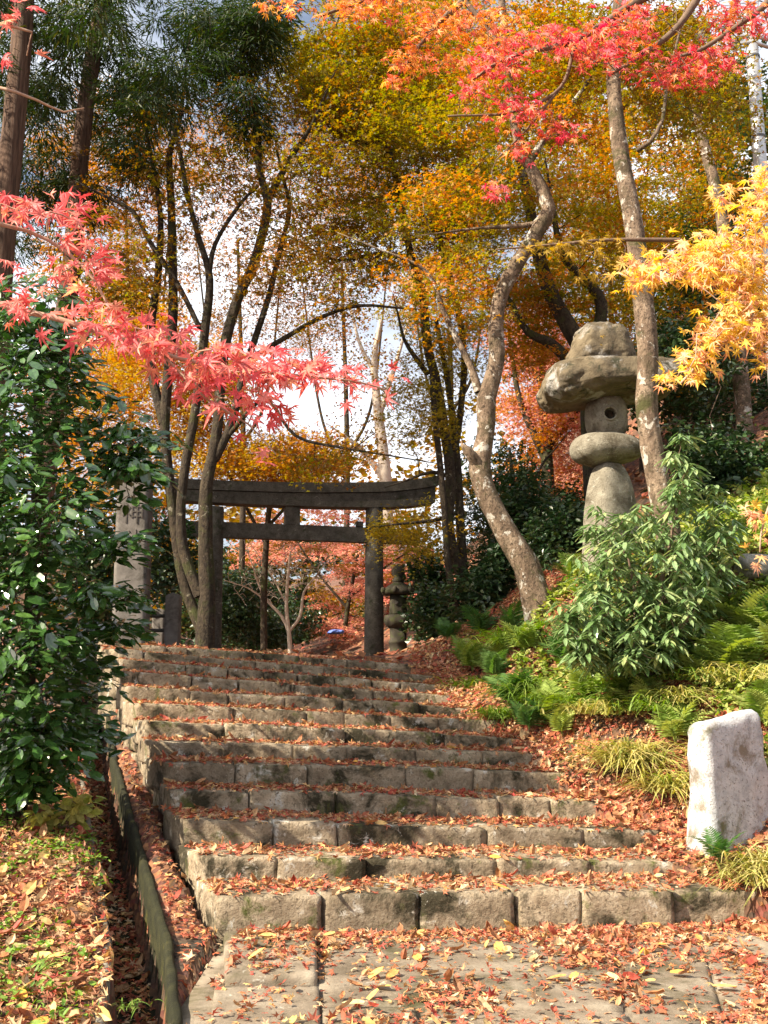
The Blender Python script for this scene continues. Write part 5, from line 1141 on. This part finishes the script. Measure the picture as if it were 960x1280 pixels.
def c_bank(X, Y, r):
    i, z, wv = stair_info(X, Y); u, v, d = proj(np.stack([X, Y, terr_raw(X, Y)], -1))
    veg = (v < 1000-.9*(u-560)*.0) & (d > 12)
    dens = np.clip(1.5-(X-np.interp(Y, PRx[:, 1], PRx[:, 0]))*.45, .25, 1)
    return (wv > .98) & (Y > 5.0) & (r.random(len(X)) < dens) & ~veg
X, Y = ground_pts(60000, .3, 4.0, 4.0, 12.5, 12, c_bank); litter('bank_leaves', X, Y, 'maple5', .055, 'fallen', 202, .03)
def c_land(X, Y, r):
    i, z, wv = stair_info(X, Y); riser = PL[0, 1]+(PR[0, 1]-PL[0, 1])*np.clip((X-PL[0, 0])/(PR[0, 0]-PL[0, 0]), 0, 1.3)
    back = riser-Y; p = np.where(back < .16, .9, np.where(back < .32, .6, .1))
    pt = patch(X, Y, 3.0, 8); p = np.maximum(p, np.where(pt > .58, .8, np.where(pt > .45, .3, .06))*np.clip(.6+.4*X, .2, 1)*1.1)
    return (i < 0) & (X > -.75) & (X < 3.5) & (r.random(len(X)) < p)
X, Y = ground_pts(30000, -.8, 3.5, 3.7, 6.1, 13, c_land); litter('landing_leaves', X, Y, 'maple5', .048, 'fallen', 203)
def c_left(X, Y, r): return (X < gx(Y)-.1) & (X > -.62*Y-.5)
X, Y = ground_pts(26000, -5.0, -.7, 3.7, 8.6, 14, c_left); litter('left_bank_leaves', X, Y, 'maple5', .06, 'fallen_brown', 204, .03)
def c_gut(X, Y, r):
    i, z, wv = stair_info(X, Y)
    return (np.abs(X-gx(Y)) < .1) | ((X > gx(Y)+.2) & (wv < .02) & (r.random(len(X)) < .5))
X, Y = ground_pts(30000, -3.2, -.5, 3.7, 10.2, 15, c_gut); litter('gutter_leaves', X, Y, 'maple5', .055, 'fallen', 205)
X, Y = ground_pts(9000, -8, 14, 11, 30, 16); litter('distant_leaves', X, Y, 'kite', .12, 'fallen_brown', 206, .03)
# larger yellowed leaves lying singly
def single_leaves(n, X, Y, tmpl, size, mat, name, label, group, seed):
    r = np.random.default_rng(seed); P, N = drop(X, Y); P, N = P[:n], N[:n]; V, T = LEAF[tmpl]; me = mesh_np(name, V-np.array([0, .3, 0]), T); me.materials.append(M[mat])
    R = basis(N+r.normal(size=(len(P), 3))*.3, r.normal(size=(len(P), 3))); s = size*r.uniform(.7, 1.2, len(P))
    for i in range(len(P)):
        o = bpy.data.objects.new(name, me); COL.objects.link(o); Mx = np.eye(4); Mx[:3, :3] = R[i]*s[i]; Mx[:3, 3] = P[i]+np.array([0, 0, .02]); o.matrix_world = Matrix(Mx.tolist()); lb, gr = label(*P[i]) if callable(label) else (label, group); tag(o, lb, 'leaf', gr)
def lab_p(x, y, z):
    side = ('at the left edge' if x < -.25 else 'left of its middle' if x < .35 else 'near its middle' if x < .9 else 'right of its middle' if x < 1.5 else 'at the right edge')
    far = ('close to the camera' if y < 4.55 else 'halfway to the steps' if y < 5.1 else 'close below the bottom step')
    return f'yellowed oval leaf on the paving {side}, {far}', f'yellow oval leaves on the paving {side}, {far}'
def lab_s(x, y, z):
    i, _, wv = stair_info(np.array([x]), np.array([y])); q = ('bottom', 'second', 'third', 'fourth', 'fifth', 'sixth', 'seventh')[int(i[0])]
    side = ('left third' if wv[0] < .34 else 'middle' if wv[0] < .67 else 'right third')
    return f'yellowed oval leaf on the {side} of the {q} step, counted from below', f'yellow oval leaves on the {side} of the {q} step'
X, Y = ground_pts(150, -.6, 2.3, 4.0, 5.8, 21); single_leaves(48, X, Y, 'oval', .085, 'fallen_yel', 'fallen_leaf', lab_p, None, 301)
def c_st2(X, Y, r): i, z, wv = stair_info(X, Y); return (wv > 0) & (wv < 1) & (i >= 0) & (i < 7)
X, Y = ground_pts(400, -1.6, 2.2, 5.5, 8.2, 22, c_st2); single_leaves(30, X, Y, 'oval', .075, 'fallen_yel', 'fallen_leaf', lab_s, None, 302)
X, Y = ground_pts(500, -3, -.9, 4.0, 6.6, 23, c_left); litter('tan_oval_leaves', X, Y, 'oval', .08, 'fallen_yel', 303, .03)
# clover-like weeds at left, mosses and seedlings on the bank
def weeds(name, X, Y, mat, size, seed, per=5, h=.03):
    r = np.random.default_rng(seed); P, N = drop(X, Y); P = np.repeat(P, per, 0); n = len(P); P = P+r.normal(size=(n, 3))*np.array([.03, .03, 0])+np.array([0, 0, 1])*(r.random(n)*h+.015)[:, None]
    R = basis(np.array([0, 0, 1.0])+r.normal(size=(n, 3))*.5, r.normal(size=(n, 3))); s = size*r.uniform(.6, 1.3, n); V, T, m = scatter('oval', P, R, s)
    tag(obj(name, V, T, M[mat], tint=np.repeat(r.random(n), m), smooth=False), kind='stuff')
def c_w(X, Y, r): return c_left(X, Y, r) & (patch(X, Y, 2.6, 31)+r.normal(size=len(X))*.12 > .56)
X, Y = ground_pts(5000, -4, -.9, 3.8, 7.4, 31, c_w); weeds('ground_weeds', X, Y, 'clover', .032, 311)
def c_b2(X, Y, r):
    e = X-np.interp(Y, PRx[:, 1], PRx[:, 0]); return (e > .55) & (Y > 6.6) & (Y < 9.6+.6*r.random(len(X))) & (patch(X, Y, 1.8, 41) > .62-.45*(e-.55))
X, Y = ground_pts(16000, .6, 6.0, 5.4, 12, 32, c_b2); weeds('bank_weeds', X, Y, 'fern', .06, 312, 6, .1)
X, Y = ground_pts(3500, .6, 6.0, 5.6, 10, 33, c_b2); weeds('bank_seedlings', X, Y, 'palegr', .055, 313, 5, .1)
# pale yellow-green low plant by the gutter
shrub('seedling_shrub', 'low pale yellow-green plant under the glossy bush by the gutter', [(60, 1020, 6.6, 34, 14, .15, 6), (100, 1010, 6.6, 30, 16, .15, 8)], 9, .06, .085, 'oval', 'palegr', 401, single=60, tilt=.7)
tuft(20, 1030, 6.7, 12, .12, 'grass', 'withered brown stalk left of the pale yellow-green plant', 21, 'dry_stalk', .03, cat='plant')
